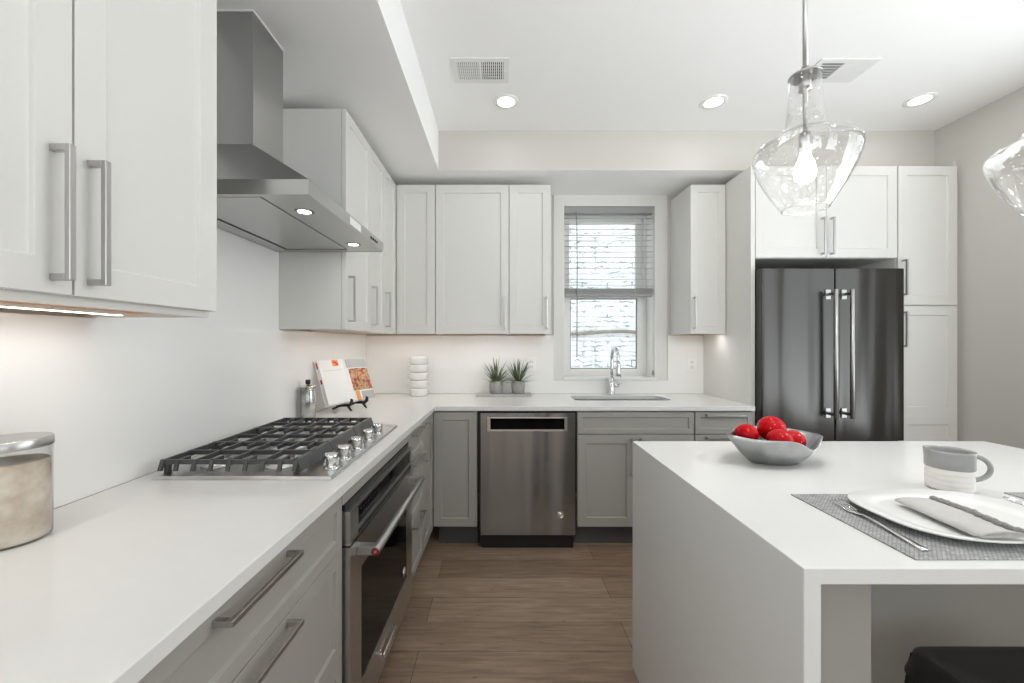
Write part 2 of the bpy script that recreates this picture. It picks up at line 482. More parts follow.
# ------------------------------------------------------------------ mesh builder
class MB:
    def __init__(self):
        self.bm = bmesh.new()

    def face(self, pts, smooth=False):
        f = self.bm.faces.new([self.bm.verts.new(p) for p in pts])
        f.smooth = smooth
        return f

    def box(self, x0, x1, y0, y1, z0, z1):
        v = [self.bm.verts.new((x, y, z)) for z in (z0, z1) for y in (y0, y1) for x in (x0, x1)]
        for q in ((0, 2, 3, 1), (4, 5, 7, 6), (0, 1, 5, 4), (2, 6, 7, 3), (0, 4, 6, 2), (1, 3, 7, 5)):
            self.bm.faces.new([v[i] for i in q])
        return self

    def frustum(self, a, b, z0, z1):
        """a, b = (x0,x1,y0,y1) at z0 and z1"""
        v = []
        for (x0, x1, y0, y1), z in ((a, z0), (b, z1)):
            for y in (y0, y1):
                for x in (x0, x1):
                    v.append(self.bm.verts.new((x, y, z)))
        for q in ((0, 2, 3, 1), (4, 5, 7, 6), (0, 1, 5, 4), (2, 6, 7, 3), (0, 4, 6, 2), (1, 3, 7, 5)):
            self.bm.faces.new([v[i] for i in q])
        return self

    def shaker(self, x0, x1, z0, z1, yf, t, fw=0.057, rec=0.008):
        """door front facing -Y at y=yf, thickness t, with a recessed flat panel"""
        bm = self.bm
        def ring(a, b, c, d, y):
            return [bm.verts.new(p) for p in ((a, y, c), (b, y, c), (b, y, d), (a, y, d))]
        o = ring(x0, x1, z0, z1, yf)
        bk = ring(x0, x1, z0, z1, yf + t)
        i = ring(x0 + fw, x1 - fw, z0 + fw, z1 - fw, yf)
        e = 0.003
        r = ring(x0 + fw + e, x1 - fw - e, z0 + fw + e, z1 - fw - e, yf + rec)
        for k in range(4):
            n = (k + 1) % 4
            bm.faces.new((o[k], o[n], i[n], i[k]))
            bm.faces.new((i[k], i[n], r[n], r[k]))
            bm.faces.new((o[n], o[k], bk[k], bk[n]))
        bm.faces.new(r)
        bm.faces.new(list(reversed(bk)))
        return self

    def lathe(self, prof, c=(0, 0, 0), seg=32, cap0=True, cap1=True, axis='Z', sx=1.0, sy=1.0):
        bm = self.bm
        rings = []
        for r, h in prof:
            ring = []
            for k in range(seg):
                a = 2 * PI * k / seg
                u, v = r * math.cos(a) * sx, r * math.sin(a) * sy
                p = {'Z': (u, v, h), 'Y': (u, h, v), 'X': (h, u, v)}[axis]
                ring.append(bm.verts.new((p[0] + c[0], p[1] + c[1], p[2] + c[2])))
            rings.append(ring)
        for a, b in zip(rings, rings[1:]):
            for k in range(seg):
                n = (k + 1) % seg
                f = bm.faces.new((a[k], a[n], b[n], b[k]))
                f.smooth = True
        if cap0:
            bm.faces.new(list(reversed(rings[0])))
        if cap1:
            bm.faces.new(rings[-1])
        return self

    def tube(self, pts, r, seg=10, cap=True, flat=1.0):
        bm = self.bm
        pts = [Vector(p) for p in pts]
        rad = r if isinstance(r, (list, tuple)) else [r] * len(pts)
        rings = []
        up = Vector((0, 0, 1))
        for i, p in enumerate(pts):
            d = (pts[min(i + 1, len(pts) - 1)] - pts[max(i - 1, 0)]).normalized()
            if abs(d.dot(up)) > 0.95:
                up = Vector((0, 1, 0)) if abs(d.y) < 0.9 else Vector((1, 0, 0))
            s = d.cross(up).normalized()
            u = s.cross(d).normalized()
            up = u
            rings.append([bm.verts.new(p + rad[i] * (math.cos(2 * PI * k / seg) * s + flat * math.sin(2 * PI * k / seg) * u)) for k in range(seg)])
        for a, b in zip(rings, rings[1:]):
            for k in range(seg):
                n = (k + 1) % seg
                f = bm.faces.new((a[k], a[n], b[n], b[k]))
                f.smooth = True
        if cap:
            bm.faces.new(list(reversed(rings[0])))
            bm.faces.new(rings[-1])
        return self

    def prism(self, poly, z0, z1, axis='Z'):
        """poly 2-D; extruded along axis"""
        bm = self.bm
        def P(a, b, h):
            return {'Z': (a, b, h), 'Y': (a, h, b), 'X': (h, a, b)}[axis]
        lo = [bm.verts.new(P(a, b, z0)) for a, b in poly]
        hi = [bm.verts.new(P(a, b, z1)) for a, b in poly]
        n = len(poly)
        for k in range(n):
            bm.faces.new((lo[k], lo[(k + 1) % n], hi[(k + 1) % n], hi[k]))
        bm.faces.new(list(reversed(lo)))
        bm.faces.new(hi)
        return self

    def plate_with_hole(self, outer, hole, z0, z1):
        bm = self.bm
        edges = []
        for loop in (outer, hole):
            vs = [bm.verts.new((a, b, z1)) for a, b in loop]
            edges += [bm.edges.new((vs[k], vs[(k + 1) % len(vs)])) for k in range(len(vs))]
        g = bmesh.ops.triangle_fill(bm, use_beauty=True, use_dissolve=False, edges=edges)
        fs = [f for f in g['geom'] if isinstance(f, bmesh.types.BMFace)]
        e = bmesh.ops.extrude_face_region(bm, geom=fs)
        for v in e['geom']:
            if isinstance(v, bmesh.types.BMVert):
                v.co.z += z0 - z1
        return self

    def torus(self, c, R, r, axis='Y', seg=28, ss=8, a0=0.0, a1=2 * PI):
        pts = []
        full = abs(a1 - a0 - 2 * PI) < 1e-6
        n = seg + 1
        for k in range(n):
            a = a0 + (a1 - a0) * k / seg
            u, v = R * math.cos(a), R * math.sin(a)
            p = {'Y': (u, 0, v), 'Z': (u, v, 0), 'X': (0, u, v)}[axis]
            pts.append((c[0] + p[0], c[1] + p[1], c[2] + p[2]))
        return self.tube(pts, r, ss, cap=not full)

    def sphere(self, c, r, sz=1.0, seg=28, rings=16):
        prof = [(max(1e-5, r * math.sin(PI * k / rings)), -r * math.cos(PI * k / rings) * sz) for k in range(rings + 1)]
        return self.lathe(prof, c, seg, cap0=False, cap1=False)

    def build(self, name, mat, parent=None, shift=None, bevel=0.0, bseg=2, smooth=False, thick=0.0, sub=0):
        bm = self.bm
        if thick or sub:
            bmesh.ops.remove_doubles(bm, verts=bm.verts, dist=1e-5)
        bmesh.ops.recalc_face_normals(bm, faces=bm.faces)
        if shift is not None:
            bmesh.ops.translate(bm, verts=bm.verts, vec=shift)
        me = bpy.data.meshes.new(name)
        bm.to_mesh(me)
        bm.free()
        if smooth:
            for p in me.polygons:
                p.use_smooth = True
        o = bpy.data.objects.new(name, me)
        COL.objects.link(o)
        if isinstance(mat, (list, tuple)):
            for m in mat:
                me.materials.append(m)
        else:
            me.materials.append(mat)
        if parent is not None:
            o.parent = parent
        if thick:
            md = o.modifiers.new('thickness', 'SOLIDIFY')
            md.thickness = thick
            md.offset = 0
        if sub:
            md = o.modifiers.new('smooth', 'SUBSURF')
            md.levels = sub
            md.render_levels = sub
        if bevel:
            md = o.modifiers.new('bevel', 'BEVEL')
            md.width = bevel
            md.segments = bseg
            md.limit_method = 'ANGLE'
            md.angle_limit = math.radians(40)
        return o

def tag(o, label=None, cat=None, group=None, kind=None):
    for k, v in (('label', label), ('category', cat), ('group', group), ('kind', kind)):
        if v:
            o[k] = v
    return o

class Frame:
    def __init__(self, loc=(0, 0, 0), rotz=0.0):
        self.m = Matrix.Translation(Vector(loc)) @ Matrix.Rotation(rotz, 4, 'Z')

WORLD = Frame()
F_LU = Frame((-1.086, 0, 0), PI / 2)                 # left wall units: local x = world Y, local -y = into the room
F_BU = Frame((0, 3.195, 0))                           # back wall units
F_LB = Frame((-0.415, 2.528, 0), math.radians(88.92)) # left base run, origin at the inside corner of the worktop edge
F_BB = Frame((0, 2.528, 0))                           # back base run

class Thing:
    """an Empty at the thing's base; parts are given in the frame's coordinates"""
    def __init__(self, name, label, cat, base, frame=WORLD, group=None):
        self.b = Vector(base)
        o = bpy.data.objects.new(name, None)
        o.empty_display_size = 0.05
        COL.objects.link(o)
        o.matrix_world = frame.m @ Matrix.Translation(self.b)
        tag(o, label, cat, group)
        self.o = o

    def part(self, name, mb, mat, parent=None, label=None, **k):
        p = mb.build(name, mat, parent or self.o, shift=-self.b, **k)
        if label:
            p['label'] = label
        return p

    def light(self, name, kind, loc, energy, color, parent=None, size=0.1, size_y=None, shape='DISK', spread=None, rot=(0, 0, 0)):
        ld = bpy.data.lights.new(name, kind)
        ld.energy = energy
        ld.color = color
        if kind == 'AREA':
            ld.shape = shape
            ld.size = size
            if size_y:
                ld.size_y = size_y
            if spread:
                ld.spread = spread
        else:
            ld.shadow_soft_size = size
        l = bpy.data.objects.new(name, ld)
        COL.objects.link(l)
        l.parent = parent or self.o
        l.location = Vector(loc) - self.b
        l.rotation_euler = rot
        return l

def solo(mb, name, mat, label, cat, base, frame=WORLD, group=None, **k):
    """a thing that is one mesh"""
    o = mb.build(name, mat, None, shift=-Vector(base), **k)
    o.matrix_world = frame.m @ Matrix.Translation(Vector(base))
    tag(o, label, cat, group)
    return o

def struct(mb, name, mat, **k):
    return tag(mb.build(name, mat, None, **k), kind='structure')

WARM = (1.0, 0.985, 0.965)
NEUT = (1.0, 1.0, 1.0)

def pull(mb, x, z, yf, L=0.226, vertical=True):
    """square bar pull standing 34 mm off a face at y=yf"""
    d, w, t = 0.034, 0.0055, 0.009
    h = L / 2
    if vertical:
        mb.box(x - w, x + w, yf - d, yf - d + t, z - h, z + h)
        for s in (-1, 1):
            a, b = sorted((z + s * h, z + s * (h - 0.011)))
            mb.box(x - w, x + w, yf - d + t, yf, a, b)
    else:
        mb.box(x - h, x + h, yf - d, yf - d + t, z - w, z + w)
        for s in (-1, 1):
            a, b = sorted((x + s * h, x + s * (h - 0.011)))
            mb.box(a, b, yf - d + t, yf, z - w, z + w)
    return mb

# ------------------------------------------------------------------ room shell
XL, XR, YB, YF = -1.086, 2.952, 3.195, -2.6
ZC, ZS = 2.757, 2.488
struct(MB().box(XL - 0.1, XR + 0.1, YF, YB + 0.1, -0.06, 0), 'floor', M['floor'])
struct(MB().box(XL - 0.1, XR + 0.1, YF, YB + 0.1, ZC, ZC + 0.1), 'ceiling', M['ceiling'])
LWN = (-2.4, -0.75, 0.05, 2.45)       # unseen glass door added behind the camera to light the island side
def wall_with_holes(axis, p0, p1, a0, a1, holes):
    """slab wall between p0,p1 along its normal; holes = [(a0, a1, z0, z1)] in order along the wall"""
    m = MB()
    def bx(a, b, z0, z1):
        if axis == 'X':
            m.box(p0, p1, a, b, z0, z1)
        else:
            m.box(a, b, p0, p1, z0, z1)
    cur = a0
    for (h0, h1, z0, z1) in holes:
        bx(cur, h0, 0, ZC)
        if z0 > 0.001:
            bx(h0, h1, 0, z0)
        bx(h0, h1, z1, ZC)
        cur = h1
    bx(cur, a1, 0, ZC)
    return m
RW = (-0.60, 1.80, 0.55, 2.45)       # unseen right-wall window, inferred from slab reflections, enlarged for more daylight
struct(wall_with_holes('X', XR, XR + 0.1, YF, YB, [RW]), 'wall_right', M['wall'])
struct(wall_with_holes('X', XL - 0.1, XL, YF, YB, [LWN]), 'wall_left', M['wall'])
RD = [(-0.75, 0.55, 0.75, 2.45), (1.25, 2.65, 0.6, 2.45)]     # two unseen windows added behind the camera for daylight and steel reflections
struct(wall_with_holes('Y', YF - 0.1, YF, XL - 0.1, XR + 0.1, RD), 'wall_rear', M['wall'])
WX0, WX1, WZ0, WZ1 = 0.498, 1.224, 1.032, 2.404
wb = MB()
wb.box(XL - 0.1, WX0, YB, YB + 0.26, 0, ZC).box(WX1, XR + 0.1, YB, YB + 0.26, 0, ZC)
wb.box(WX0, WX1, YB, YB + 0.26, 0, WZ0).box(WX0, WX1, YB, YB + 0.26, WZ1, ZC)
struct(wb, 'wall_back', M['wall'])
# dropped soffits over the cabinet runs
struct(MB().box(XL, -0.425, YF, YB, ZS, ZC), 'trim_1', M['ceiling'])
tr2 = struct(MB().box(-0.425, XR, 2.737, YB, ZS, ZC), 'trim_2', [M['wall'], M['ceiling']])
for p in tr2.data.polygons:
    p.material_index = 1 if abs(p.normal.z) > 0.5 else 0
# filler strip beside the tall pantry
struct(MB().box(2.926, XR, 2.60, YB, 0, ZS), 'trim_3', M['wall'])

def plain_window(name, axis, p, a0, a1, z0, z1, n):
    w = bpy.data.objects.new(name, None)
    COL.objects.link(w)
    tag(w, kind='structure')
    w.location = (p, (a0 + a1) / 2, z0) if axis == 'X' else ((a0 + a1) / 2, p, z0)
    m = MB()
    def bx(a, b, c, d):
        if axis == 'X':
            m.box(p - 0.03, p + 0.03, a, b, c, d)
        else:
            m.box(a, b, p - 0.03, p + 0.03, c, d)
    bx(a0, a0 + 0.05, z0, z1)
    bx(a1 - 0.05, a1, z0, z1)
    bx(a0 + 0.05, a1 - 0.05, z0, z0 + 0.05)
    bx(a0 + 0.05, a1 - 0.05, z1 - 0.05, z1)
    for k in range(1, n):
        c = a0 + (a1 - a0) * k / n
        bx(c - 0.03, c + 0.03, z0 + 0.05, z1 - 0.05)
    m.build('window_frame', M['vinyl'], w, -Vector(w.location))
plain_window('window_2', 'X', XR + 0.05, *RW, 2)
plain_window('added_door_1', 'X', XL - 0.05, *LWN, 2)
plain_window('added_window_4', 'Y', YF - 0.05, *RD[0], 2)
plain_window('added_window_3', 'Y', YF - 0.05, *RD[1], 2)

# window: frame, two sashes, gasket, panes (recessed in the wall)
YW = 3.37
w1 = bpy.data.objects.new('window_1', None)
COL.objects.link(w1)
w1.location = ((WX0 + WX1) / 2, YW, WZ0)
tag(w1, kind='structure')
WB = Vector(w1.location)
ZM = 1.69
def ring_xz(mb, x0, x1, z0, z1, w, ya, yb, wb_=None, wt=None):
    wb_ = w if wb_ is None else wb_
    wt = w if wt is None else wt
    mb.box(x0, x0 + w, ya, yb, z0, z1).box(x1 - w, x1, ya, yb, z0, z1)
    mb.box(x0 + w, x1 - w, ya, yb, z0, z0 + wb_).box(x0 + w, x1 - w, ya, yb, z1 - wt, z1)
    return mb
ring_xz(MB(), WX0, WX1, WZ0, WZ1, 0.03, YW + 0.005, YW + 0.085).build('window_frame', M['vinyl'], w1, -WB, bevel=0.003)
lo = ring_xz(MB(), WX0 + 0.03, WX1 - 0.03, WZ0 + 0.03, ZM + 0.025, 0.052, YW, YW + 0.035, 0.035, 0.03).build('lower_sash', M['vinyl'], w1, -WB, bevel=0.003)
ring_xz(MB(), WX0 + 0.082, WX1 - 0.082, WZ0 + 0.065, ZM - 0.005, 0.006, YW + 0.012, YW + 0.022).build('gasket', M['gasket'], lo, -WB)
MB().box(WX0 + 0.084, WX1 - 0.084, YW + 0.016, YW + 0.0165, WZ0 + 0.066, ZM - 0.006).build('pane', M['pane'], lo, -WB)
up_ = ring_xz(MB(), WX0 + 0.03, WX1 - 0.03, ZM, WZ1 - 0.03, 0.052, YW + 0.04, YW + 0.075, 0.03, 0.04).build('upper_sash', M['vinyl'], w1, -WB, bevel=0.003)
MB().box(WX0 + 0.084, WX1 - 0.084, YW + 0.056, YW + 0.0565, ZM + 0.03, WZ1 - 0.07).build('pane', M['pane'], up_, -WB)
cs = MB().box(0.4175, WX0, YB - 0.008, YB - 0.0005, 1.0185, ZS - 0.001).box(WX1, 1.3185, YB - 0.008, YB - 0.0005, 1.0185, ZS - 0.001)
cs.box(WX0, WX1, YB - 0.008, YB - 0.0005, WZ1, ZS - 0.001).box(WX0, WX1, YB - 0.008, YB - 0.0005, 1.0185, WZ0 - 0.0125)
cs.build('lightened_wall_panel', M['white'], w1, -WB)  # added panel: brighter wall round the window put into its colour
jl = MB().box(WX0, WX0 + 0.004, YB - 0.008, YW, WZ0 + 0.007, WZ1).box(WX1 - 0.004, WX1, YB - 0.008, YW, WZ0 + 0.007, WZ1).box(WX0 + 0.004, WX1 - 0.004, YB - 0.008, YW, WZ1 - 0.004, WZ1)
jl.build('jamb_liner', M['vinyl'], w1, -WB)
MB().box(WX0 - 0.004, WX1 + 0.004, YB - 0.024, YW + 0.004, WZ0 - 0.012, WZ0 + 0.006).build('window_sill', M['vinyl'], w1, -WB, bevel=0.002)

# neighbouring house wall outside
bo = struct(MB().box(-2.5, 5.0, 4.9, 5.1, -1.0, 3.6), 'wall_exterior', M['brick'])
lg = MB()
lg.tube([(-2.5 + 0.25 * k, 4.885, 1.44 + 0.018 * math.sin(k * 1.3)) for k in range(31)], 0.022, 6)
lg.build('ledge', M['brownledge'], bo)

struct(MB().box(-2.5, 5.0, 3.46, 4.9, -0.4, -0.3), 'ground_light_blocker', M['ground_blocker'])  # unseen ground added to block the glow from below on the brick

# stone backsplashes
bs = MB().prism([(-0.6, 0.9145), (3.193, 0.9145), (3.193, 1.376), (1.930, 1.376), (1.930, 2.46), (1.0595, 2.46), (1.0595, 1.376), (-0.6, 1.376)], XL + 0.0015, XL + 0.02, 'X')
solo(bs, 'backsplash', M['slab'], 'glossy white stone backsplash on the left wall behind the gas cooktop', 'backsplash', (XL, 0.5, 0.9145), bevel=0.0008)
bs = MB().prism([(-1.066, 0.9145), (1.60, 0.9145), (1.60, 1.372), (1.319, 1.372), (1.319, 1.018), (0.417, 1.018), (0.417, 1.372), (-1.066, 1.372)], 3.175, 3.1935, 'Y')
solo(bs, 'backsplash', M['slab'], 'white stone backsplash on the back wall, stepped down under the window', 'backsplash', (0.3, 3.175, 0.9145), bevel=0.0008)

# ------------------------------------------------------------------ wall cabinets
def upper(label, frame, x0, x1, doors, z0=1.377, z1=2.438, d=0.34, led=None, z_door=None, name='wall_cabinet', bottom=True, fw=0.057, rc=0.022, gain=1.0):
    zd = z0 if z_door is None else z_door
    t = Thing(name, label, 'cabinet', ((x0 + x1) / 2, -d / 2, z0), frame)
    m = MB().box(x0, x1, -(d - 0.022), 0, z0 + rc, z1)
    m.box(x0, x0 + 0.016, -(d - 0.022), 0, z0, z0 + rc).box(x1 - 0.016, x1, -(d - 0.022), 0, z0, z0 + rc)
    m.box(x0 + 0.016, x1 - 0.016, -(d - 0.022), -(d - 0.042), z0, z0 + rc)
    t.part('body', m, M['white'], bevel=0.001)
    if bottom:
        t.part('bottom_panel', MB().box(x0 + 0.017, x1 - 0.017, -(d - 0.043), -0.001, z0 + rc - 0.008, z0 + rc - 0.0005), M['rawwood'], label='raw wood underside')
    for (a, b, hx) in doors:
        dr = t.part('door', MB().shaker(a + 0.002, b - 0.002, zd + 0.001, z1 - 0.001, -d, 0.02, fw), M['white'], bevel=0.0012)
        if hx is not None:
            t.part('handle', pull(MB(), hx, 1.527, -d), M['nickel'], parent=dr, label='satin nickel bar handle', bevel=0.001)
    if led:
        a, b, y = led
        s = t.part('light_strip', MB().box(a, b, y - 0.012, y + 0.012, z0 + rc - 0.016, z0 + rc - 0.0082), M['whiteplastic'], label='lit under-cabinet light strip')
        t.part('diffuser', MB().box(a + 0.004, b - 0.004, y - 0.009, y + 0.009, z0 + rc - 0.0172, z0 + rc - 0.016), M['led'], parent=s)
        t.light('strip_glow', 'AREA', ((a + b) / 2, y, z0 + rc - 0.0185), gain * LED_W * (b - a), WARM, size=b - a, size_y=0.016, shape='RECTANGLE')
    return t

upper('white two-door wall cabinet left of the range hood, cut by the left picture edge', F_LU, 0.346, 1.058,
      [(0.346, 0.702, 0.669), (0.702, 1.058, 0.7297)], z_door=1.392, led=(0.36, 1.0, -0.14), rc=0.018, gain=0.6)
upper('white wall cabinet standing right beside the steel range hood', F_LU, 1.932, 2.296, [(1.932, 2.296, 1.968)], led=(2.0, 2.25, -0.283), gain=0.6, fw=0.05)
upper('narrow white wall cabinet on the left wall, second beyond the range hood', F_LU, 2.2965, 2.576, [(2.2965, 2.576, 2.325)], led=(2.32, 2.55, -0.283), gain=0.6, fw=0.05)
upper('narrow white wall cabinet on the left wall against the corner, third beyond the range hood', F_LU, 2.5765, 2.853, [(2.5765, 2.853, 2.598)], led=(2.62, 2.8, -0.283), gain=0.6, fw=0.04)
# back wall (local x = world X)
upper('white corner wall cabinet on the back wall, no handle, above the stacked white bowls', F_BU, -1.084, -0.467, [(-0.744, -0.467, None)], led=(-0.85, -0.55, -0.283), gain=0.6)
upper('widest white wall cabinet on the back wall, above the two potted plants', F_BU, -0.4665, 0.057, [(-0.4665, 0.057, 0.032)], led=(-0.4, 0.02, -0.283), gain=0.6)
upper('white wall cabinet on the back wall just left of the window', F_BU, 0.0575, 0.355, [(0.0575, 0.355, 0.325)], led=(0.09, 0.3, -0.283), gain=0.6)
upper('small white wall cabinet right of the window, against the tall fridge panel', F_BU, 1.345, 1.597, [(1.345, 1.597, 1.372)], led=(1.37, 1.56, -0.283), fw=0.05)

# fridge surround
YT = 2.575
solo(MB().box(1.60, 1.627, YT, 3.175, 0.0, 2.447), 'end_panel', M['white'], 'tall white side panel between the worktop and the refrigerator', 'panel', (1.613, 2.87, 0), bevel=0.001)
t = Thing('wall_cabinet', 'white two-door cabinet bridging above the refrigerator', 'cabinet', (2.08, 2.87, 1.857))
t.part('body', MB().box(1.628, 2.541, YT + 0.022, 3.194, 1.857, 2.447), M['white'], bevel=0.001)
for a, b, hx in ((1.63, 2.084, 2.053), (2.084, 2.539, 2.113)):
    d = t.part('door', MB().shaker(a + 0.0015, b - 0.0015, 1.859, 2.446, YT, 0.02), M['white'], bevel=0.0012)
    t.part('handle', pull(MB(), hx, 1.995, YT, 0.236), M['nickel'], parent=d, label='satin nickel bar handle', bevel=0.001)
t = Thing('pantry_cabinet', 'tall white pantry cabinet with two stacked doors, right of the refrigerator', 'cabinet', (2.735, 2.87, 0))
t.part('body', MB().box(2.545, 2.924, YT + 0.022, 3.194, 0.1, 2.447), M['white'], bevel=0.001)
t.part('kick', MB().box(2.547, 2.922, YT + 0.09, YT + 0.11, 0, 0.1), M['white'])
d = t.part('door', MB().shaker(2.5465, 2.9225, 1.556, 2.446, YT, 0.02), M['white'], bevel=0.0012)
t.part('handle', pull(MB(), 2.571, 1.73, YT), M['nickel'], parent=d, label='satin nickel bar handle', bevel=0.001)
m = MB()
m.shaker(2.5465, 2.9225, 0.845, 1.548, YT, 0.02)
m.shaker(2.5465, 2.9225, 0.105, 0.8449, YT, 0.02)
d = t.part('door', m, M['white'], bevel=0.0012)
t.part('handle', pull(MB(), 2.571, 1.40, YT), M['nickel'], parent=d, label='satin nickel bar handle', bevel=0.001)

# ------------------------------------------------------------------ refrigerator
t = Thing('refrigerator', 'dark stainless french-door refrigerator with two long bar handles', 'refrigerator', (2.08, 2.85, 0))
YD = 2.51
t.part('body', MB().box(1.645, 2.515, YD + 0.085, 3.15, 0.02, 1.765), M['fridge'], bevel=0.004)
t.part('hinge_cover', MB().box(1.66, 1.74, YD + 0.03, YD + 0.14, 1.766, 1.785), M['black'], bevel=0.004)
t.part('hinge_cover', MB().box(2.42, 2.50, YD + 0.03, YD + 0.14, 1.766, 1.785), M['black'], bevel=0.004)
def fridge_door(nm, x0, x1, z0, z1, bow):
    m = MB()
    n = 16
    poly = [(x0, YD + 0.078)]
    for k in range(n + 1):
        u = k / n
        poly.append((x0 + (x1 - x0) * u, YD + 0.004 - 0.004 * math.sin(PI * u) * bow))
    poly.append((x1, YD + 0.078))
    m.prism(poly, z0, z1)
    return t.part(nm, m, M['fridge'], bevel=0.005, bseg=3)
for a, b, hx in ((1.631, 2.0875, 2.041), (2.0925, 2.5225, 2.141)):
    dr = fridge_door('door', a, b, 0.70, 1.78, 1)
    m = MB()
    m.tube([(hx, YD - 0.062, 0.85), (hx, YD - 0.062, 1.64)], 0.0125, 16)
    for z in (0.875, 1.615):
        m.tube([(hx, YD + 0.002, z), (hx, YD - 0.066, z)], 0.0105, 12)
        m.box(hx - 0.016, hx + 0.016, YD - 0.004, YD + 0.002, z - 0.03, z + 0.03)
    t.part('handle', m, M['steel_v'], parent=dr, label='long round steel bar handle', bevel=0.001)
dr = fridge_door('freezer_drawer', 1.631, 2.5225, 0.06, 0.692, 1)
m = MB()
m.tube([(1.72, YD - 0.062, 0.62), (2.43, YD - 0.062, 0.62)], 0.0125, 16)
for x in (1.76, 2.39):
    m.tube([(x, YD + 0.002, 0.62), (x, YD - 0.066, 0.62)], 0.0105, 12)
t.part('handle', m, M['steel_v'], parent=dr)

# ------------------------------------------------------------------ worktop
m = MB()
def edge_x(y):
    return -0.415 - 0.0188 * (2.528 - y)
outer = [(-1.0655, -0.6), (edge_x(-0.6), -0.6), (-0.415, 2.528), (1.5995, 2.528), (1.5995, 3.1745), (-1.0655, 3.1745)]
def rrect(x0, x1, y0, y1, r, n=6):
    pts = []
    for cx, cy, a in ((x1 - r, y1 - r, 0), (x0 + r, y1 - r, 90), (x0 + r, y0 + r, 180), (x1 - r, y0 + r, 270)):
        for k in range(n + 1):
            an = math.radians(a + 90 * k / n)
            pts.append((cx + r * math.cos(an), cy + r * math.sin(an)))
    return pts
hole = rrect(0.515, 1.195, 2.79, 3.05, 0.05)
m.plate_with_hole(outer, hole, 0.885, 0.914)
solo(m, 'worktop', M['quartz'], 'white quartz worktop running along the left wall and under the window', 'worktop', (-0.4, 2.5, 0.885), bevel=0.002)

# sink
t = Thing('sink', 'undermount stainless sink set into the worktop below the window', 'sink', (0.855, 2.92, 0.68))
m = MB()
def ringpts(x0, x1, y0, y1, r, z):
    return [(a, b, z) for a, b in rrect(x0, x1, y0, y1, r)]
loops = [ringpts(0.500, 1.210, 2.775, 3.065, 0.06, 0.884), ringpts(0.513, 1.197, 2.788, 3.052, 0.05, 0.884), ringpts(0.513, 1.197, 2.788, 3.052, 0.05, 0.715), ringpts(0.533, 1.177, 2.808, 3.032, 0.04, 0.69)]
vl = [[m.bm.verts.new(p) for p in l] for l in loops]
for a, b in zip(vl, vl[1:]):
    for k in range(len(a)):
        m.bm.faces.new((a[k], a[(k + 1) % len(a)], b[(k + 1) % len(b)], b[k])).smooth = True
m.bm.faces.new(vl[-1])
t.part('basin', m, M['steel'], thick=0.001)
t.part('drain', MB().lathe([(0.042, 0), (0.042, 0.003), (0.03, 0.003), (0.02, 0.001)], (0.855, 2.94, 0.691), 24), M['chrome'])

# faucet
t = Thing('faucet', 'tall chrome gooseneck faucet with a side lever behind the sink', 'faucet', (0.858, 3.115, 0.914))
fx, fy = 0.858, 3.115
t.part('base', MB().lathe([(0.030, 0.9142), (0.030, 0.920), (0.024, 0.926), (0.021, 0.96), (0.0185, 1.05)], (fx, fy, 0), 24), M['chrome'])
pts = [(fx, fy, 1.04), (fx, fy, 1.12), (fx, fy, 1.18)]
for k in range(1, 13):
    a = PI * k / 12
    pts.append((fx, fy - 0.085 + 0.085 * math.cos(a), 1.19 + 0.088 * math.sin(a)))
pts.append((fx, fy - 0.172, 1.165))
t.part('spout', MB().tube(pts, 0.0125, 14), M['chrome'])
t.part('spray_head', MB().tube([(fx, fy - 0.172, 1.172), (fx, fy - 0.174, 1.15), (fx, fy - 0.178, 1.095), (fx, fy - 0.179, 1.07)], [0.0135, 0.016, 0.0195, 0.020], 16), M['chrome'])
m = MB().tube([(fx + 0.01, fy, 0.985), (fx + 0.052, fy, 0.985)], 0.014, 14)
m.tube([(fx + 0.045, fy, 0.985), (fx + 0.062, fy - 0.004, 1.0), (fx + 0.07, fy - 0.008, 1.055)], [0.008, 0.006, 0.004], 10)
t.part('lever', m, M['chrome'])

# ------------------------------------------------------------------ base cabinets
ZT = 0.8845
def base_cab(label, frame, x0, x1, z0=0.135, yface=0.015, depth=0.61, open_top=False):
    t = Thing('base_cabinet', label, 'cabinet', ((x0 + x1) / 2, depth / 2, 0), frame)
    m = MB().box(x0, x1, yface + 0.021, depth, z0, 0.66 if open_top else ZT - 0.0005)
    if open_top:
        m.box(x0, x0 + 0.016, yface + 0.021, depth, 0.66, ZT - 0.0005).box(x1 - 0.016, x1, yface + 0.021, depth, 0.66, ZT - 0.0005)
        m.box(x0 + 0.016, x1 - 0.016, yface + 0.021, yface + 0.041, 0.66, ZT - 0.0005)
    t.part('body', m, M['grey'], bevel=0.001)
    t.part('kick', MB().box(x0, x1, yface + 0.095, yface + 0.11, 0, z0 - 0.0005), M['kick'])
    return t
YFc = 0.015
def drawers(t, x0, x1, hz_list, L=0.226):
    for (a, b, hz, fw) in hz_list:
        d = t.part('drawer', MB().shaker(x0 + 0.0015, x1 - 0.0015, a, b, YFc, 0.02, fw), M['grey'], bevel=0.0012)
        if hz:
            t.part('handle', pull(MB(), (x0 + x1) / 2, hz, YFc, L, False), M['nickel'], parent=d, label='satin nickel bar handle', bevel=0.001)
D3 = [(0.724, 0.874, 0.856, 0.034), (0.421, 0.721, 0.706, 0.04), (0.138, 0.418, 0.398, 0.04)]
t = base_cab('grey three-drawer base cabinet in the left foreground, nearest the camera', F_LB, -2.163, -1.374)
drawers(t, -2.163, -1.374, D3)
t = base_cab('slim grey three-drawer base cabinet just past the built-in oven', F_LB, -0.614, -0.276)
drawers(t, -0.614, -0.276, D3, 0.21)
t = base_cab('narrow grey one-door base cabinet at the inside corner of the left run', F_LB, -0.2755, 0.010)
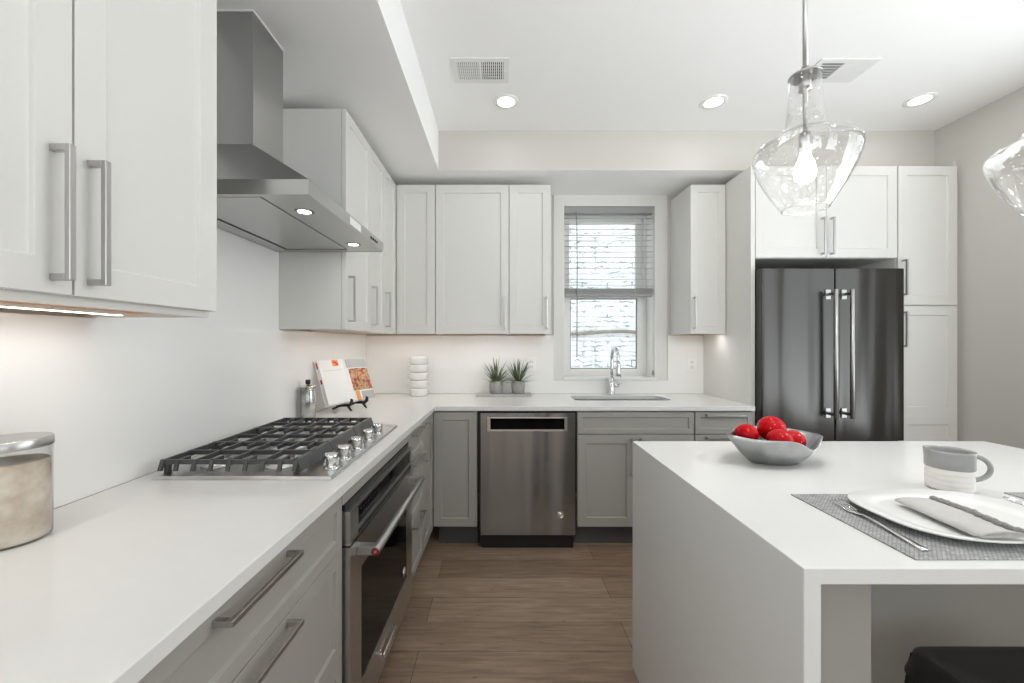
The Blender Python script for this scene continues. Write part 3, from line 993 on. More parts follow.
d = t.part('door', MB().shaker(-0.274, 0.0095, 0.138, 0.874, YFc, 0.02, 0.05), M['grey'], bevel=0.0012)
t.part('handle', pull(MB(), -0.215, 0.742, YFc), M['nickel'], parent=d, label='satin nickel bar handle', bevel=0.001)

# back run
t = base_cab('grey corner base cabinet left of the dishwasher, plain door without a handle', F_BB, -0.408, -0.150, 0.148)
t.part('door', MB().shaker(-0.427, -0.152, 0.150, 0.874, YFc, 0.02, 0.052), M['grey'], bevel=0.0012)
t = base_cab('grey sink base cabinet with a long false drawer front under the window', F_BB, 0.482, 1.2235, 0.148, open_top=True)
t.part('false_drawer', MB().shaker(0.4835, 1.222, 0.737, 0.874, YFc, 0.02, 0.032), M['grey'], bevel=0.0012)
for a, b, hx in ((0.4835, 0.852, 0.825), (0.854, 1.222, 0.882)):
    d = t.part('door', MB().shaker(a, b, 0.150, 0.732, YFc, 0.02), M['grey'], bevel=0.0012)
    t.part('handle', pull(MB(), hx, 0.598, YFc), M['nickel'], parent=d, label='satin nickel bar handle', bevel=0.001)
t = base_cab('grey drawer base cabinet beside the white fridge panel', F_BB, 1.228, 1.597, 0.148)
drawers(t, 1.228, 1.597, [(0.737, 0.874, 0.858, 0.034), (0.446, 0.732, 0.716, 0.04), (0.150, 0.441, 0.424, 0.04)], 0.245)

# ------------------------------------------------------------------ badges
def badge(t, parent, c, r, axis_n='-Y'):
    m = MB().lathe([(r, 0.0), (r, 0.003), (r * 0.86, 0.004), (r * 0.80, 0.0025), (r * 0.3, 0.0025)], (0, 0, 0), 28, axis='Z')
    pts = []
    for k in range(17):
        u = k / 16
        a = u * 2 * PI
        pts.append((r * 0.36 * math.sin(a * 1.0 + 0.5), (u - 0.5) * r * 1.25, 0.0035))
    m.tube(pts, r * 0.10, 6)
    m.tube([(-r * 0.5, r * 0.1, 0.0035), (-r * 0.05, -r * 0.35, 0.0035), (r * 0.5, -r * 0.1, 0.0035)], r * 0.08, 6)
    bmesh.ops.transform(m.bm, matrix=Matrix.Translation(Vector(c)) @ Matrix.Rotation(PI / 2, 4, 'X'), verts=m.bm.verts)
    return t.part('badge', m, M['chrome'], parent=parent, label='small round chrome badge with a monogram')

# ------------------------------------------------------------------ dishwasher
t = Thing('dishwasher', 'stainless dishwasher with a pocket handle between grey base cabinets', 'dishwasher', (0.165, 0.3, 0), F_BB)
t.part('tub', MB().box(-0.143, 0.476, 0.035, 0.60, 0.12, 0.878), M['black'])
m = MB()
fy0 = -0.006
x0, x1, z0, z1 = -0.128, 0.466, 0.107, 0.872
hx0, hx1, hz0, hz1 = -0.088, 0.418, 0.757, 0.846
m.box(x0, x1, fy0, 0.034, z0, hz0)
m.box(x0, x1, fy0, 0.034, hz1, z1)
m.box(x0, hx0, fy0, 0.034, hz0, hz1)
m.box(hx1, x1, fy0, 0.034, hz0, hz1)
bmesh.ops.remove_doubles(m.bm, verts=m.bm.verts, dist=1e-5)
dr = t.part('door', m, M['dish'])
m = ring_xz(MB(), hx0, hx1, hz0, hz1, 0.022, fy0 - 0.003, fy0 + 0.012, 0.012, 0.008)
pk = t.part('pocket_handle', m, M['chrome'], parent=dr, label='recessed pocket handle in a bright frame', bevel=0.002)
t.part('pocket', MB().box(hx0, hx1, 0.018, 0.030, hz0, hz1), M['blackglass'], parent=dr)
badge(t, dr, (0.374, fy0, 0.233), 0.021)
t.part('kick', MB().box(-0.125, 0.462, 0.05, 0.065, 0.0, 0.106), M['black'])
for x in (-0.145, 0.478):
    t.part('dark_gap_strip', MB().box(x - 0.003, x + 0.003, 0.028, 0.034, 0.36, 0.878), M['black'])  # black strip painted in for the dark gap beside the door

# ------------------------------------------------------------------ oven
OX0, OX1 = -1.371, -0.617
t = Thing('oven_cabinet', 'grey cabinet carcass framing the built-in oven under the cooktop', 'cabinet', ((OX0 + OX1) / 2, 0.3, 0), F_LB)
m = MB().box(OX0, OX1, 0.015, 0.05, 0.842, ZT - 0.0005)
m.box(OX0, OX0 + 0.004, 0.02, 0.6, 0.05, 0.842).box(OX1 - 0.004, OX1, 0.02, 0.6, 0.05, 0.842)
t.part('body', m, M['grey'], bevel=0.0008)
t.part('kick', MB().box(OX0, OX1, 0.11, 0.125, 0, 0.10), M['kick'])

t = Thing('wall_oven', 'built-in stainless oven with a round bar handle below the gas cooktop', 'oven', ((OX0 + OX1) / 2, 0.3, 0.11), F_LB)
a0, a1 = OX0 + 0.008, OX1 - 0.006
t.part('body', MB().box(a0, a1, 0.03, 0.58, 0.115, 0.84), M['black'])
t.part('top_trim', MB().box(a0, a1, 0.012, 0.03, 0.822, 0.84), M['black'], label='dark vent trim')
yo = -0.004
m = MB()
# panel with an opening for the display
p0, p1, q0, q1 = a0 + 0.062, a1 - 0.02, 0.752, 0.812
m.box(a0, a1, yo, 0.03, q1, 0.8205).box(a0, a1, yo, 0.03, 0.722, q0)
m.box(a0, p0, yo, 0.03, q0, q1).box(p1, a1, yo, 0.03, q0, q1)
cp = t.part('control_panel', m, M['steel'])
gl = t.part('display', MB().box(p0, p1, yo + 0.004, 0.029, q0, q1), M['blackglass'], parent=cp, label='black glass display')
t.part('vent_slot', MB().box(a0 + 0.062, a1 - 0.02, yo - 0.0012, 0.002, 0.728, 0.742), M['black'], parent=cp)
# small printed key legends: short dashes
mk = MB()
for i in range(9):
    xx = p0 + 0.03 + 0.022 * i
    for j in range(2):
        mk.box(xx, xx + 0.009, yo + 0.0035, yo + 0.0041, 0.768 + 0.022 * j, 0.772 + 0.022 * j)
for i in range(5):
    xx = p1 - 0.20 + 0.034 * i
    for j in range(3):
        mk.box(xx, xx + 0.008, yo + 0.0035, yo + 0.0041, 0.762 + 0.016 * j, 0.766 + 0.016 * j)
t.part('key_legend', mk, M['grey_print'], parent=gl)
# door
zt, zb = 0.716, 0.20
wx0, wx1, wz0, wz1 = a0 + 0.088, a1 - 0.092, 0.255, 0.615
m = MB()
m.box(a0, wx0, yo, 0.03, zb, zt).box(wx1, a1, yo, 0.03, zb, zt)
m.box(wx0, wx1, yo, 0.03, zb, wz0).box(wx0, wx1, yo, 0.03, wz1, zt)
dr = t.part('door', m, M['steel'])
t.part('window', MB().box(wx0, wx1, yo + 0.002, 0.028, wz0, wz1), M['blackglass'], parent=dr, label='black glass window')
hz, hy = 0.683, -0.062
m = MB().tube([(a0 + 0.045, hy, hz), (a1 - 0.045, hy, hz)], 0.0135, 18)
for x in (a0 + 0.062, a1 - 0.062):
    m.box(x - 0.014, x + 0.014, hy, yo, hz - 0.013, hz + 0.013)
hd = t.part('handle', m, M['steel'], parent=dr, bevel=0.001)
for x, s in ((a0 + 0.045, -1), (a1 - 0.045, 1)):
    m = MB().lathe([(0.0125, 0), (0.0125, s * 0.0025), (0.007, s * 0.003)], (x, hy, hz), 24, axis='X')
    t.part('medallion', m, M['red_badge'], parent=hd, label='dark red round medallion')
    m = MB().lathe([(0.0048, s * 0.0029), (0.0045, s * 0.0036)], (x, hy, hz), 18, axis='X')
    t.part('medallion_centre', m, M['nickel'], parent=hd)
badge(t, dr, (wx1 - 0.045, yo + 0.002, 0.305), 0.021)
lt = t.part('lower_trim', MB().box(a0, a1, yo + 0.002, 0.03, 0.115, 0.196), M['steel'], bevel=0.001)
m = MB().box(-1.08, -0.93, yo - 0.012, yo - 0.007, 0.165, 0.188).box(-1.08, -1.073, yo - 0.007, yo + 0.002, 0.165, 0.188).box(-0.937, -0.93, yo - 0.007, yo + 0.002, 0.165, 0.188)
t.part('name_plate', m, M['chrome'], parent=lt, label='bright blank plate')

# ------------------------------------------------------------------ cooktop
t = Thing('cooktop', 'five-burner stainless gas cooktop with black iron grates on the left worktop', 'cooktop', (-0.75, 1.533, 0.914))
CX0, CX1, CY0, CY1 = -1.013, -0.490, 1.162, 1.906
t.part('pan', MB().frustum((CX0, CX1, CY0, CY1), (CX0 + 0.004, CX1 - 0.004, CY0 + 0.004, CY1 - 0.004), 0.9142, 0.924), M['steel'], bevel=0.0015)
gx0, gx1 = -1.000, -0.596
def grate(y0, y1):
    m = MB()
    zt_, zb_ = 0.968, 0.954
    # long side rails; the room-side one is a deep sloped bar
    m.prism([(gx1 - 0.014, zt_), (gx1 - 0.002, zt_), (gx1 + 0.012, 0.934), (gx1 + 0.004, 0.932), (gx1 - 0.014, zb_)], y0, y1, 'Y')
    m.prism([(gx0, zb_ - 0.004), (gx0 + 0.012, zb_ - 0.004), (gx0 + 0.012, zt_), (gx0 + 0.003, zt_)], y0, y1, 'Y')
    for ya in (y0, y1 - 0.006):
        m.box(gx0, gx1, ya, ya + 0.006, zb_, zt_)
    yc = (y0 + y1) / 2
    m.box(gx0, gx1, yc - 0.004, yc + 0.004, zb_, zt_)
    n = 8
    for i in range(1, n):
        x = gx0 + (gx1 - gx0) * i / n
        if i % 2 == 0:
            m.box(x - 0.0035, x + 0.0035, y0, y1, zb_, zt_)
        else:
            L = (y1 - y0) * 0.22
            m.box(x - 0.0035, x + 0.0035, y0, y0 + L, zb_, zt_)
            m.box(x - 0.0035, x + 0.0035, y1 - L, y1, zb_, zt_)
    # tapered drop fins on the outer faces
    for i in range(0, n + 1):
        x = min(max(gx0 + (gx1 - gx0) * i / n, gx0 + 0.006), gx1 - 0.006)
        for ya, s, f_ in ((y0, -1, 0.013 if y0 < 1.2 else 0.0009), (y1, 1, 0.013 if y1 > 1.8 else 0.0009)):
            if f_ < 0.01:
                continue
            m.prism([(ya, zt_), (ya + s * 0.001, zt_), (ya + s * f_, 0.938), (ya + s * (f_ - 0.008), 0.936), (ya, zb_)], x - 0.0055, x + 0.0055, 'X')
    for x in (gx0 + 0.012, gx1 - 0.010):
        for y in (y0 + 0.012, y1 - 0.012):
            m.lathe([(0.010, 0.9245), (0.009, 0.938), (0.011, 0.955)], (x, y, 0), 10)
    return m
for y0, y1 in ((1.180, 1.396), (1.398, 1.626), (1.628, 1.852)):
    t.part('grate', grate(y0, y1), M['iron'], bevel=0.0015, label='black cast iron grate')
for x, y, r in ((-0.90, 1.285, 0.040), (-0.695, 1.285, 0.046), (-0.79, 1.514, 0.058), (-0.90, 1.75, 0.044), (-0.695, 1.75, 0.038)):
    bn = t.part('burner', MB().lathe([(r * 1.25, 0.9241), (r * 1.2, 0.928), (r, 0.929), (r, 0.938), (r * 0.9, 0.940)], (x, y, 0), 28), M['alu'])
    t.part('burner_cap', MB().lathe([(r * 0.86, 0.9401), (r * 0.88, 0.944), (r * 0.80, 0.947)], (x, y, 0), 28), M['alu'], parent=bn)
for y in (1.243, 1.340, 1.458, 1.587, 1.703):
    m = MB().lathe([(0.024, 0.9241), (0.024, 0.927), (0.017, 0.930), (0.0165, 0.942), (0.0175, 0.950), (0.0205, 0.956), (0.0205, 0.966), (0.0185, 0.969)], (-0.523, y, 0), 24)
    m.box(-0.523 - 0.0205, -0.523 + 0.0205, y - 0.005, y + 0.005, 0.934, 0.9705)
    t.part('knob', m, M['chrome'], bevel=0.0006, label='chrome control knob')

# ------------------------------------------------------------------ range hood
t = Thing('range_hood', 'stainless chimney range hood on the left wall above the gas cooktop', 'hood', (-0.8, 1.54, 1.744))
HX0, HX1, HY0, HY1 = -1.065, -0.5605, 1.172, 1.911
cx0, cx1, cy0, cy1 = -1.065, -0.877, 1.423, 1.619
t.part('chimney', MB().box(cx0, cx1, cy0, cy1, 2.012, 2.484), M['hood'], bevel=0.002)
t.part('chimney_trim', MB().box(cx0, cx1 + 0.003, cy0 - 0.003, cy1 + 0.003, 2.484, 2.4878), M['whiteplastic'])
m = MB().frustum((HX0, HX1, HY0, HY1), (cx0, cx1, cy0 - 0.006, cy1 + 0.006), 1.788, 2.012)
cn = t.part('canopy', m, M['hood'])
m = MB()
zr0, zr1 = 1.744, 1.7878
m.box(HX0, HX1, HY0, HY0 + 0.003, zr0, zr1).box(HX0, HX1, HY1 - 0.003, HY1, zr0, zr1)
m.box(HX1 - 0.003, HX1, HY0 + 0.003, HY1 - 0.003, zr0, zr1).box(HX0, HX0 + 0.003, HY0 + 0.003, HY1 - 0.003, zr0, zr1)
bmesh.ops.remove_doubles(m.bm, verts=m.bm.verts, dist=1e-5)
rim = t.part('rim', m, M['steel'])
fx0, fx1, fy0_, fy1_ = -1.0, -0.712, 1.195, 1.872
m = MB()
zu0, zu1 = 1.7455, 1.750
m.box(HX0 + 0.003, fx0, HY0 + 0.003, HY1 - 0.003, zu0, zu1).box(fx1, HX1 - 0.003, HY0 + 0.003, HY1 - 0.003, zu0, zu1)
m.box(fx0, fx1, HY0 + 0.003, fy0_, zu0, zu1).box(fx0, fx1, fy1_, HY1 - 0.003, zu0, zu1)
t.part('underside', m, M['steel'])
t.part('shadow_gap', MB().box(fx0, fx1, fy0_, fy1_, 1.762, 1.766), M['black'])
t.part('filter', MB().box(fx0 + 0.010, fx1 - 0.010, fy0_ + 0.010, fy1_ - 0.010, 1.7465, 1.758), M['steel'], bevel=0.002)
for y in (1.325, 1.765):
    l = t.part('lamp', MB().lathe([(0.031, 1.7425), (0.031, 1.7455), (0.022, 1.7455), (0.022, 1.7425)], (-0.648, y, 0), 24, cap0=False, cap1=False), M['chrome'])
    t.part('lamp_lens', MB().lathe([(0.0215, 1.7432), (0.0215, 1.7452)], (-0.648, y, 0), 24), M['hoodlens'], parent=l, label='glowing round lamp lens')
    t.light('lamp_glow', 'AREA', (-0.648, y, 1.742), HOOD_W, NEUT, size=0.04)
m = MB().box(HX1 - 0.001, HX1 + 0.0012, 1.49, 1.61, 1.752, 1.781)
t.part('control_plate', m, M['whitemetal'], parent=rim, bevel=0.0005)
m = MB()
for k in range(4):
    m.lathe([(0.006, HX1), (0.006, HX1 + 0.003)], (0, 1.735 + 0.026 * k, 1.766), 12, axis='X')
t.part('button', m, M['black'], parent=rim)

# ------------------------------------------------------------------ outlets
def outlet(label, x, z):
    t = Thing('outlet', label, 'outlet', (x, 3.175, z - 0.058))
    pl = t.part('cover_plate', MB().box(x - 0.037, x + 0.037, 3.169, 3.1748, z - 0.058, z + 0.058), M['whiteplastic'], bevel=0.002)
    for dz in (0.02, -0.02):
        m = MB().box(x - 0.016, x + 0.016, 3.1675, 3.169, z + dz - 0.014, z + dz + 0.014)
        s = t.part('socket', m, M['whitemetal'], parent=pl, bevel=0.001)
        t.part('slot', MB().box(x - 0.008, x - 0.006, 3.1672, 3.1676, z + dz - 0.005, z + dz + 0.005), M['dark'], parent=pl)
        t.part('slot', MB().box(x + 0.006, x + 0.008, 3.1672, 3.1676, z + dz - 0.005, z + dz + 0.005), M['dark'], parent=pl)
outlet('white wall outlet on the back wall behind the right potted plant', 0.24, 1.145)
outlet('white wall outlet on the back wall right of the window, under the small cabinet', 1.505, 1.143)

# ------------------------------------------------------------------ window blind
t = Thing('window_blind', 'pale horizontal slat blind pulled halfway down the kitchen window', 'blind', (0.861, 3.235, 1.686))
bx0, bx1, yb = WX0 + 0.006, WX1 - 0.006, 3.235
t.part('headrail', MB().box(bx0, bx1, yb - 0.03, yb + 0.03, 2.348, 2.3985), M['blind_backlit_grey'], bevel=0.003)
ns = 13
for k in range(ns):
    z = 2.312 - 0.0445 * k
    if k == 0:
        z = 2.315
    m = MB()
    n = 6
    for i in range(n):
        u0, u1 = i / n - 0.5, (i + 1) / n - 0.5
        f = lambda u: z + 0.003 * (1 - (2 * u) ** 2) + u * 0.010
        m.face([(bx0 + 0.004, yb + u0 * 0.05, f(u0)), (bx1 - 0.004, yb + u0 * 0.05, f(u0)), (bx1 - 0.004, yb + u1 * 0.05, f(u1)), (bx0 + 0.004, yb + u1 * 0.05, f(u1))], True)
    t.part('slat', m, M['blind'], thick=0.0028)
m = MB()
for k in range(9):
    m.box(bx0 + 0.004, bx1 - 0.004, yb - 0.026, yb + 0.026, 1.712 + 0.0042 * k, 1.7152 + 0.0042 * k)
t.part('stacked_slats', m, M['blind_backlit_grey'])
t.part('bottom_rail', MB().box(bx0 + 0.002, bx1 - 0.002, yb - 0.027, yb + 0.027, 1.686, 1.711), M['blind_backlit_grey'], bevel=0.003)
for x in (0.64, 1.07):
    m = MB().tube([(x, yb - 0.027, 1.70), (x, yb - 0.027, 2.35)], 0.0011, 6).tube([(x, yb + 0.027, 1.70), (x, yb + 0.027, 2.35)], 0.0011, 6)
    t.part('ladder_cord', m, M['cord'])
t.part('tilt_wand', MB().tube([(0.604, yb - 0.034, 2.36), (0.606, yb - 0.037, 1.9), (0.604, yb - 0.037, 1.20)], 0.0042, 8), M['blind_backlit_grey'])
m = MB().tube([(1.208, yb - 0.034, 2.36), (1.207, yb - 0.036, 1.09)], 0.0016, 6).tube([(1.214, yb - 0.034, 2.36), (1.212, yb - 0.036, 1.10)], 0.0016, 6)
lc = t.part('lift_cord', m, M['cord'])
t.part('tassel', MB().lathe([(0.004, 1.10), (0.008, 1.085), (0.010, 1.06), (0.006, 1.055)], (1.209, yb - 0.036, 0), 12), M['blind_backlit_grey'], parent=lc)

# ------------------------------------------------------------------ ceiling fittings
def downlight(label, x, y):
    t = Thing('recessed_light', label, 'light', (x, y, ZC), group='recessed ceiling lights')
    t.part('trim_ring', MB().lathe([(0.050, ZC - 0.003), (0.070, ZC - 0.006), (0.075, ZC - 0.002), (0.075, ZC - 0.0005)], (x, y, 0), 32, cap0=False, cap1=False), M['whiteplastic'])
    t.part('lens', MB().lathe([(0.0, ZC - 0.0032), (0.052, ZC - 0.0032)], (x, y, 0), 32, cap0=False, cap1=False), M['lens'], label='glowing round lens')
    t.light('downlight_glow', 'AREA', (x, y, ZC - 0.012), DOWN_W, NEUT, size=0.10)
downlight('round recessed ceiling light nearest the left soffit, beside the square air vent', 0.031, 2.407)
downlight('round recessed ceiling light just left of the glass pendant', 1.275, 2.41)
downlight('round recessed ceiling light near the right wall, above the pantry', 2.49, 2.39)
for x in (0.031, 1.275, 2.49):  # unseen lamp rows added to light the near part of the room
    for y in (0.75, -0.95):
        downlight('added round recessed ceiling light over the near part of the kitchen, behind the picture edge', x, y)

def vent(label, x0, x1, y0, y1, tilt, closed=False):
    t = Thing('air_vent', label, 'vent', ((x0 + x1) / 2, (y0 + y1) / 2, ZC))
    zf0, zf1 = ZC - 0.006, ZC - 0.0005
    bw = 0.028
    m = MB().box(x0, x1, y0, y0 + bw, zf0, zf1).box(x0, x1, y1 - bw, y1, zf0, zf1)
    m.box(x0, x0 + bw, y0 + bw, y1 - bw, zf0, zf1).box(x1 - bw, x1, y0 + bw, y1 - bw, zf0, zf1)
    xm = (x0 + x1) / 2
    m.box(xm - 0.006, xm + 0.006, y0 + bw, y1 - bw, zf0, zf1)
    fr = t.part('frame', m, M['whitemetal'])
    t.part('duct', MB().box(x0 + bw, x1 - bw, y0 + bw, y1 - bw, ZC - 0.0016, ZC - 0.0005), M['dark'])
    n = 11
    for half, (a, b) in enumerate(((x0 + bw, xm - 0.006), (xm + 0.006, x1 - bw))):
        m = MB()
        for k in range(n):
            x = a + (b - a) * (k + 0.5) / n
            s = tilt if half == 0 else -tilt
            if closed and half == 1:
                m.box(x - 0.0049, x + 0.0049, y0 + bw, y1 - bw, zf0 + 0.0012, zf0 + 0.0022)
                continue
            m.face([(x - 0.0035 - s, y0 + bw, zf0 + 0.0003), (x - 0.0035 - s, y1 - bw, zf0 + 0.0003), (x + 0.0035 + s * 0.2, y1 - bw, ZC - 0.002), (x + 0.0035 + s * 0.2, y0 + bw, ZC - 0.002)])
        for q in range(1, 6):
            yy = y0 + bw + (y1 - y0 - 2 * bw) * q / 6
            m.box(a, b, yy - 0.0008, yy + 0.0008, zf0 + 0.0005, ZC - 0.003)
        t.part('louvres', m, M['whitemetal'])
    t.part('damper_lever', MB().box(x1 - bw + 0.004, x1 - bw + 0.018, (y0 + y1) / 2 - 0.004, (y0 + y1) / 2 + 0.004, zf0 - 0.004, zf0), M['whitemetal'])
vent('white ceiling air vent near the left soffit', -0.258, 0.041, 2.033, 2.227, 0.001)
vent('white ceiling air vent partly hidden behind the glass pendant', 1.63, 1.93, 2.04, 2.222, 0.001, True)

# ------------------------------------------------------------------ pendants
PROF = [(0.057, 1.716), (0.062, 1.722), (0.080, 1.748), (0.102, 1.784), (0.120, 1.822), (0.129, 1.850), (0.1305, 1.866), (0.126, 1.878), (0.114, 1.889), (0.094, 1.900), (0.073, 1.911), (0.057, 1.925), (0.0485, 1.945), (0.043, 1.980), (0.0395, 2.03), (0.038, 2.068)]
PROF = [(r, 1.701 + (z - 1.716) * (2.087 - 1.701) / (2.068 - 1.716)) for r, z in PROF]
def smooth_prof(p, n=3):
    out = []
    for i in range(len(p) - 1):
        p0, p1, p2, p3 = p[max(i - 1, 0)], p[i], p[i + 1], p[min(i + 2, len(p) - 1)]
        for k in range(n):
            u = k / n
            out.append(tuple(0.5 * (2 * b + (c - a) * u + (2 * a - 5 * b + 4 * c - d) * u * u + (3 * b - a - 3 * c + d) * u ** 3) for a, b, c, d in zip(p0, p1, p2, p3)))
    out.append(p[-1])
    return out
def pendant(label, x, y):
    t = Thing('pendant_lamp', label, 'lamp', (x, y, 1.716))
    sh = t.part('glass_shade', MB().lathe(smooth_prof(PROF), (x, y, 0), 64, cap0=False, cap1=False), M['seedglass'], label='clear seeded glass shade')
    t.part('shade_rim', MB().torus((x, y, 1.701), 0.057, 0.0022, 'Z', 48, 8), M['jarglass'], parent=sh)
    t.part('cap', MB().lathe([(0.041, 2.085), (0.041, 2.089), (0.035, 2.093), (0.012, 2.097), (0.009, 2.114)], (x, y, 0), 28), M['nickel'])
    t.part('stem', MB().tube([(x, y, 2.09), (x, y, ZC - 0.02)], 0.0062, 12), M['nickel'])
    t.part('canopy', MB().lathe([(0.06, ZC - 0.0005), (0.06, ZC - 0.018), (0.045, ZC - 0.024)], (x, y, 0), 28), M['nickel'])
    t.part('socket', MB().tube([(x, y, 2.084), (x, y, 2.045), (x, y, 2.045), (x, y, 1.92), (x, y, 1.92), (x, y, 1.862)], [0.016, 0.016, 0.006, 0.006, 0.016, 0.016], 14), M['nickel'])
    b = t.part('bulb', MB().lathe([(0.012, 1.863), (0.016, 1.848), (0.024, 1.826), (0.027, 1.806), (0.024, 1.789), (0.013, 1.778), (0.002, 1.774)], (x, y, 0), 24), M['bulb'], label='glowing round bulb')
    t.light('bulb_glow', 'POINT', (x, y, 1.745), BULB_W, WARM, size=0.03)
pendant('clear glass pendant lamp with a lit bulb, hanging whole in view over the island', 0.885, 1.17)
pendant('clear glass pendant lamp cut off by the right picture edge', 1.605, 1.17)

# ------------------------------------------------------------------ island
IX0, IX1, IY0, IY1 = 0.532, 1.955, 0.706, 1.627
m = MB().prism([(IX0, 0), (IX0 + 0.031, 0), (IX0 + 0.031, 0.885), (IX1 - 0.031, 0.885), (IX1 - 0.031, 0), (IX1, 0), (IX1, 0.914), (IX0, 0.914)], IY0, IY1, 'Y')
solo(m, 'island_worktop', M['quartz'], 'white quartz waterfall top and sides of the kitchen island', 'worktop', (1.24, 1.17, 0), bevel=0.002)
t = Thing('island_cabinet', 'grey base cabinet enclosed by the white waterfall island', 'cabinet', (1.24, 1.3, 0))
ia, ib = IX0 + 0.032, IX1 - 0.032
t.part('body', MB().box(ia, ib, 1.05, IY1 - 0.04, 0.0, 0.884), M['grey'], bevel=0.001)
t.part('support_post', MB().box(ia, 0.737, 0.80, 1.0495, 0.0, 0.884), M['grey'], bevel=0.001)
t.part('support_post', MB().box(ib - 0.17, ib, 0.80, 1.0495, 0.0, 0.884), M['grey'], bevel=0.001)

# stool
t = Thing('bar_stool', 'black metal backless stool tucked under the island overhang', 'stool', (1.09, 0.775, 0))
m = MB()
sx, sy, zs = 1.09, 0.772, 0.612
def sq(r, rad, z):
    return [(sx + a, sy + b, z) for a, b in rrect(-r, r, -r, r, rad, 5)]
loops = [sq(0.172, 0.05, zs - 0.055), sq(0.160, 0.045, zs - 0.006), sq(0.150, 0.04, zs), sq(0.138, 0.036, zs - 0.001), sq(0.130, 0.03, zs - 0.008), sq(0.03, 0.02, zs - 0.012)]
vl = [[m.bm.verts.new(p) for p in l] for l in loops]
for a, b in zip(vl, vl[1:]):
    for k in range(len(a)):
        m.bm.faces.new((a[k], a[(k + 1) % len(a)], b[(k + 1) % len(b)], b[k])).smooth = True
m.bm.faces.new(vl[-1])
t.part('seat', m, M['stool'], thick=0.0015)
for ax in (-1, 1):
    for ay in (-1, 1):
        m = MB()
        p, q = Vector((sx + ax * 0.150, sy + ay * 0.150, zs - 0.012)), Vector((sx + ax * 0.205, sy + ay * 0.205, 0.0))
        w0, w1 = 0.045, 0.022
        for (u, v) in ((1, 0), (0, 1)):
            e = Vector((-ax * u, -ay * v, 0))
            vs = [p, p + e * w0, q + e * w1, q]
            m.bm.faces.new([m.bm.verts.new(c) for c in vs])
        t.part('leg', m, M['stool'], thick=0.002)
m = MB()
r1 = 0.188
for (x0, y0, x1, y1) in ((-1, -1, 1, -1), (-1, 1, 1, 1), (-1, -1, -1, 1), (1, -1, 1, 1)):
    m.tube([(sx + x0 * r1, sy + y0 * r1, 0.19), (sx + x1 * r1, sy + y1 * r1, 0.19)], 0.008, 8)
t.part('foot_rail', m, M['stool'])

# ------------------------------------------------------------------ table setting on the island
ZI = 0.914
mt = MB().box(0.755, 1.185, 0.732, 1.048, ZI + 0.0002, ZI + 0.0032)
solo(mt, 'placemat', M['mat'], 'grey woven placemat lying under the white plate', 'placemat', (0.97, 0.89, ZI), group='woven placemats', bevel=0.001)
mt = MB().box(1.325, 1.755, 0.732, 1.060, ZI + 0.0002, ZI + 0.0032)
solo(mt, 'placemat', M['mat'], 'grey woven placemat whose tip shows at the right picture edge beyond the spoon', 'placemat', (1.54, 0.89, ZI), group='woven placemats', bevel=0.001)

def sqr_loop(cx, cy, a, b, n_exp, z, seg=56):
    out = []
    for k in range(seg):
        th = 2 * PI * k / seg
        c, s = math.cos(th), math.sin(th)
        out.append((cx + a * math.copysign(abs(c) ** (2 / n_exp), c), cy + b * math.copysign(abs(s) ** (2 / n_exp), s), z))
    return out
def loft(m, loops, cap0=True, cap1=True):
    vl = [[m.bm.verts.new(p) for p in l] for l in loops]
    for a, b in zip(vl, vl[1:]):
        for k in range(len(a)):
            m.bm.faces.new((a[k], a[(k + 1) % len(a)], b[(k + 1) % len(b)], b[k])).smooth = True
    if cap0:
        m.bm.faces.new(list(reversed(vl[0])))
    if cap1:
        m.bm.faces.new(vl[-1])
    return m
px, py, zp = 1.016, 0.894, ZI + 0.0034
pa, pb = 0.188, 0.138
m = loft(MB(), [sqr_loop(px, py, pa * 0.72, pb * 0.72, 3.2, zp), sqr_loop(px, py, pa * 0.76, pb * 0.76, 3.0, zp + 0.003), sqr_loop(px, py, pa * 0.995, pb * 0.995, 3.0, zp + 0.014), sqr_loop(px, py, pa, pb, 3.0, zp + 0.017),
                sqr_loop(px, py, pa * 0.99, pb * 0.99, 3.0, zp + 0.0185), sqr_loop(px, py, pa * 0.78, pb * 0.78, 2.9, zp + 0.0085), sqr_loop(px, py, pa * 0.70, pb * 0.70, 3.0, zp + 0.007)])
solo(m, 'plate', M['ceramic'], 'large white rounded plate with a folded napkin on it', 'plate', (px, py, zp))

# napkin: folded strip with dark braid and fringed end
t = Thing('napkin', 'folded pale grey linen napkin with a dark braid edge on the plate', 'napkin', (0.965, 0.865, zp + 0.008))
m = MB()
ax_, ay_ = Vector((0.920, 0.768)), Vector((0.938, 0.958))     # left edge near -> far
wv = Vector((0.094, -0.004))
nu, nv = 10, 20
zb = zp + 0.0165
def nap(u, v, top):
    p = ax_.lerp(ay_, v) + wv * u
    z = zb + (0.0075 if top else 0.0)
    if top:
        z += 0.0012 * math.sin(v * 9 + u * 3) + 0.0025 * math.sin(PI * u) - 0.004 * (abs(2 * u - 1) ** 6)
    d = max(abs(p.x - px) / pa, abs(p.y - py) / pb)
    return (p.x, p.y, z + max(0, d - 0.78) * 0.03)
tv = [[m.bm.verts.new(nap(i / nu, j / nv, True)) for i in range(nu + 1)] for j in range(nv + 1)]
bv = [[m.bm.verts.new(nap(i / nu, j / nv, False)) for i in range(nu + 1)] for j in range(nv + 1)]
for j in range(nv):
    for i in range(nu):
        m.bm.faces.new((tv[j][i], tv[j][i + 1], tv[j + 1][i + 1], tv[j + 1][i])).smooth = True
        m.bm.faces.new((bv[j][i], bv[j + 1][i], bv[j + 1][i + 1], bv[j][i + 1]))
for j in range(nv):
    for c in (0, nu):
        m.bm.faces.new((tv[j][c], tv[j + 1][c], bv[j + 1][c], bv[j][c]))
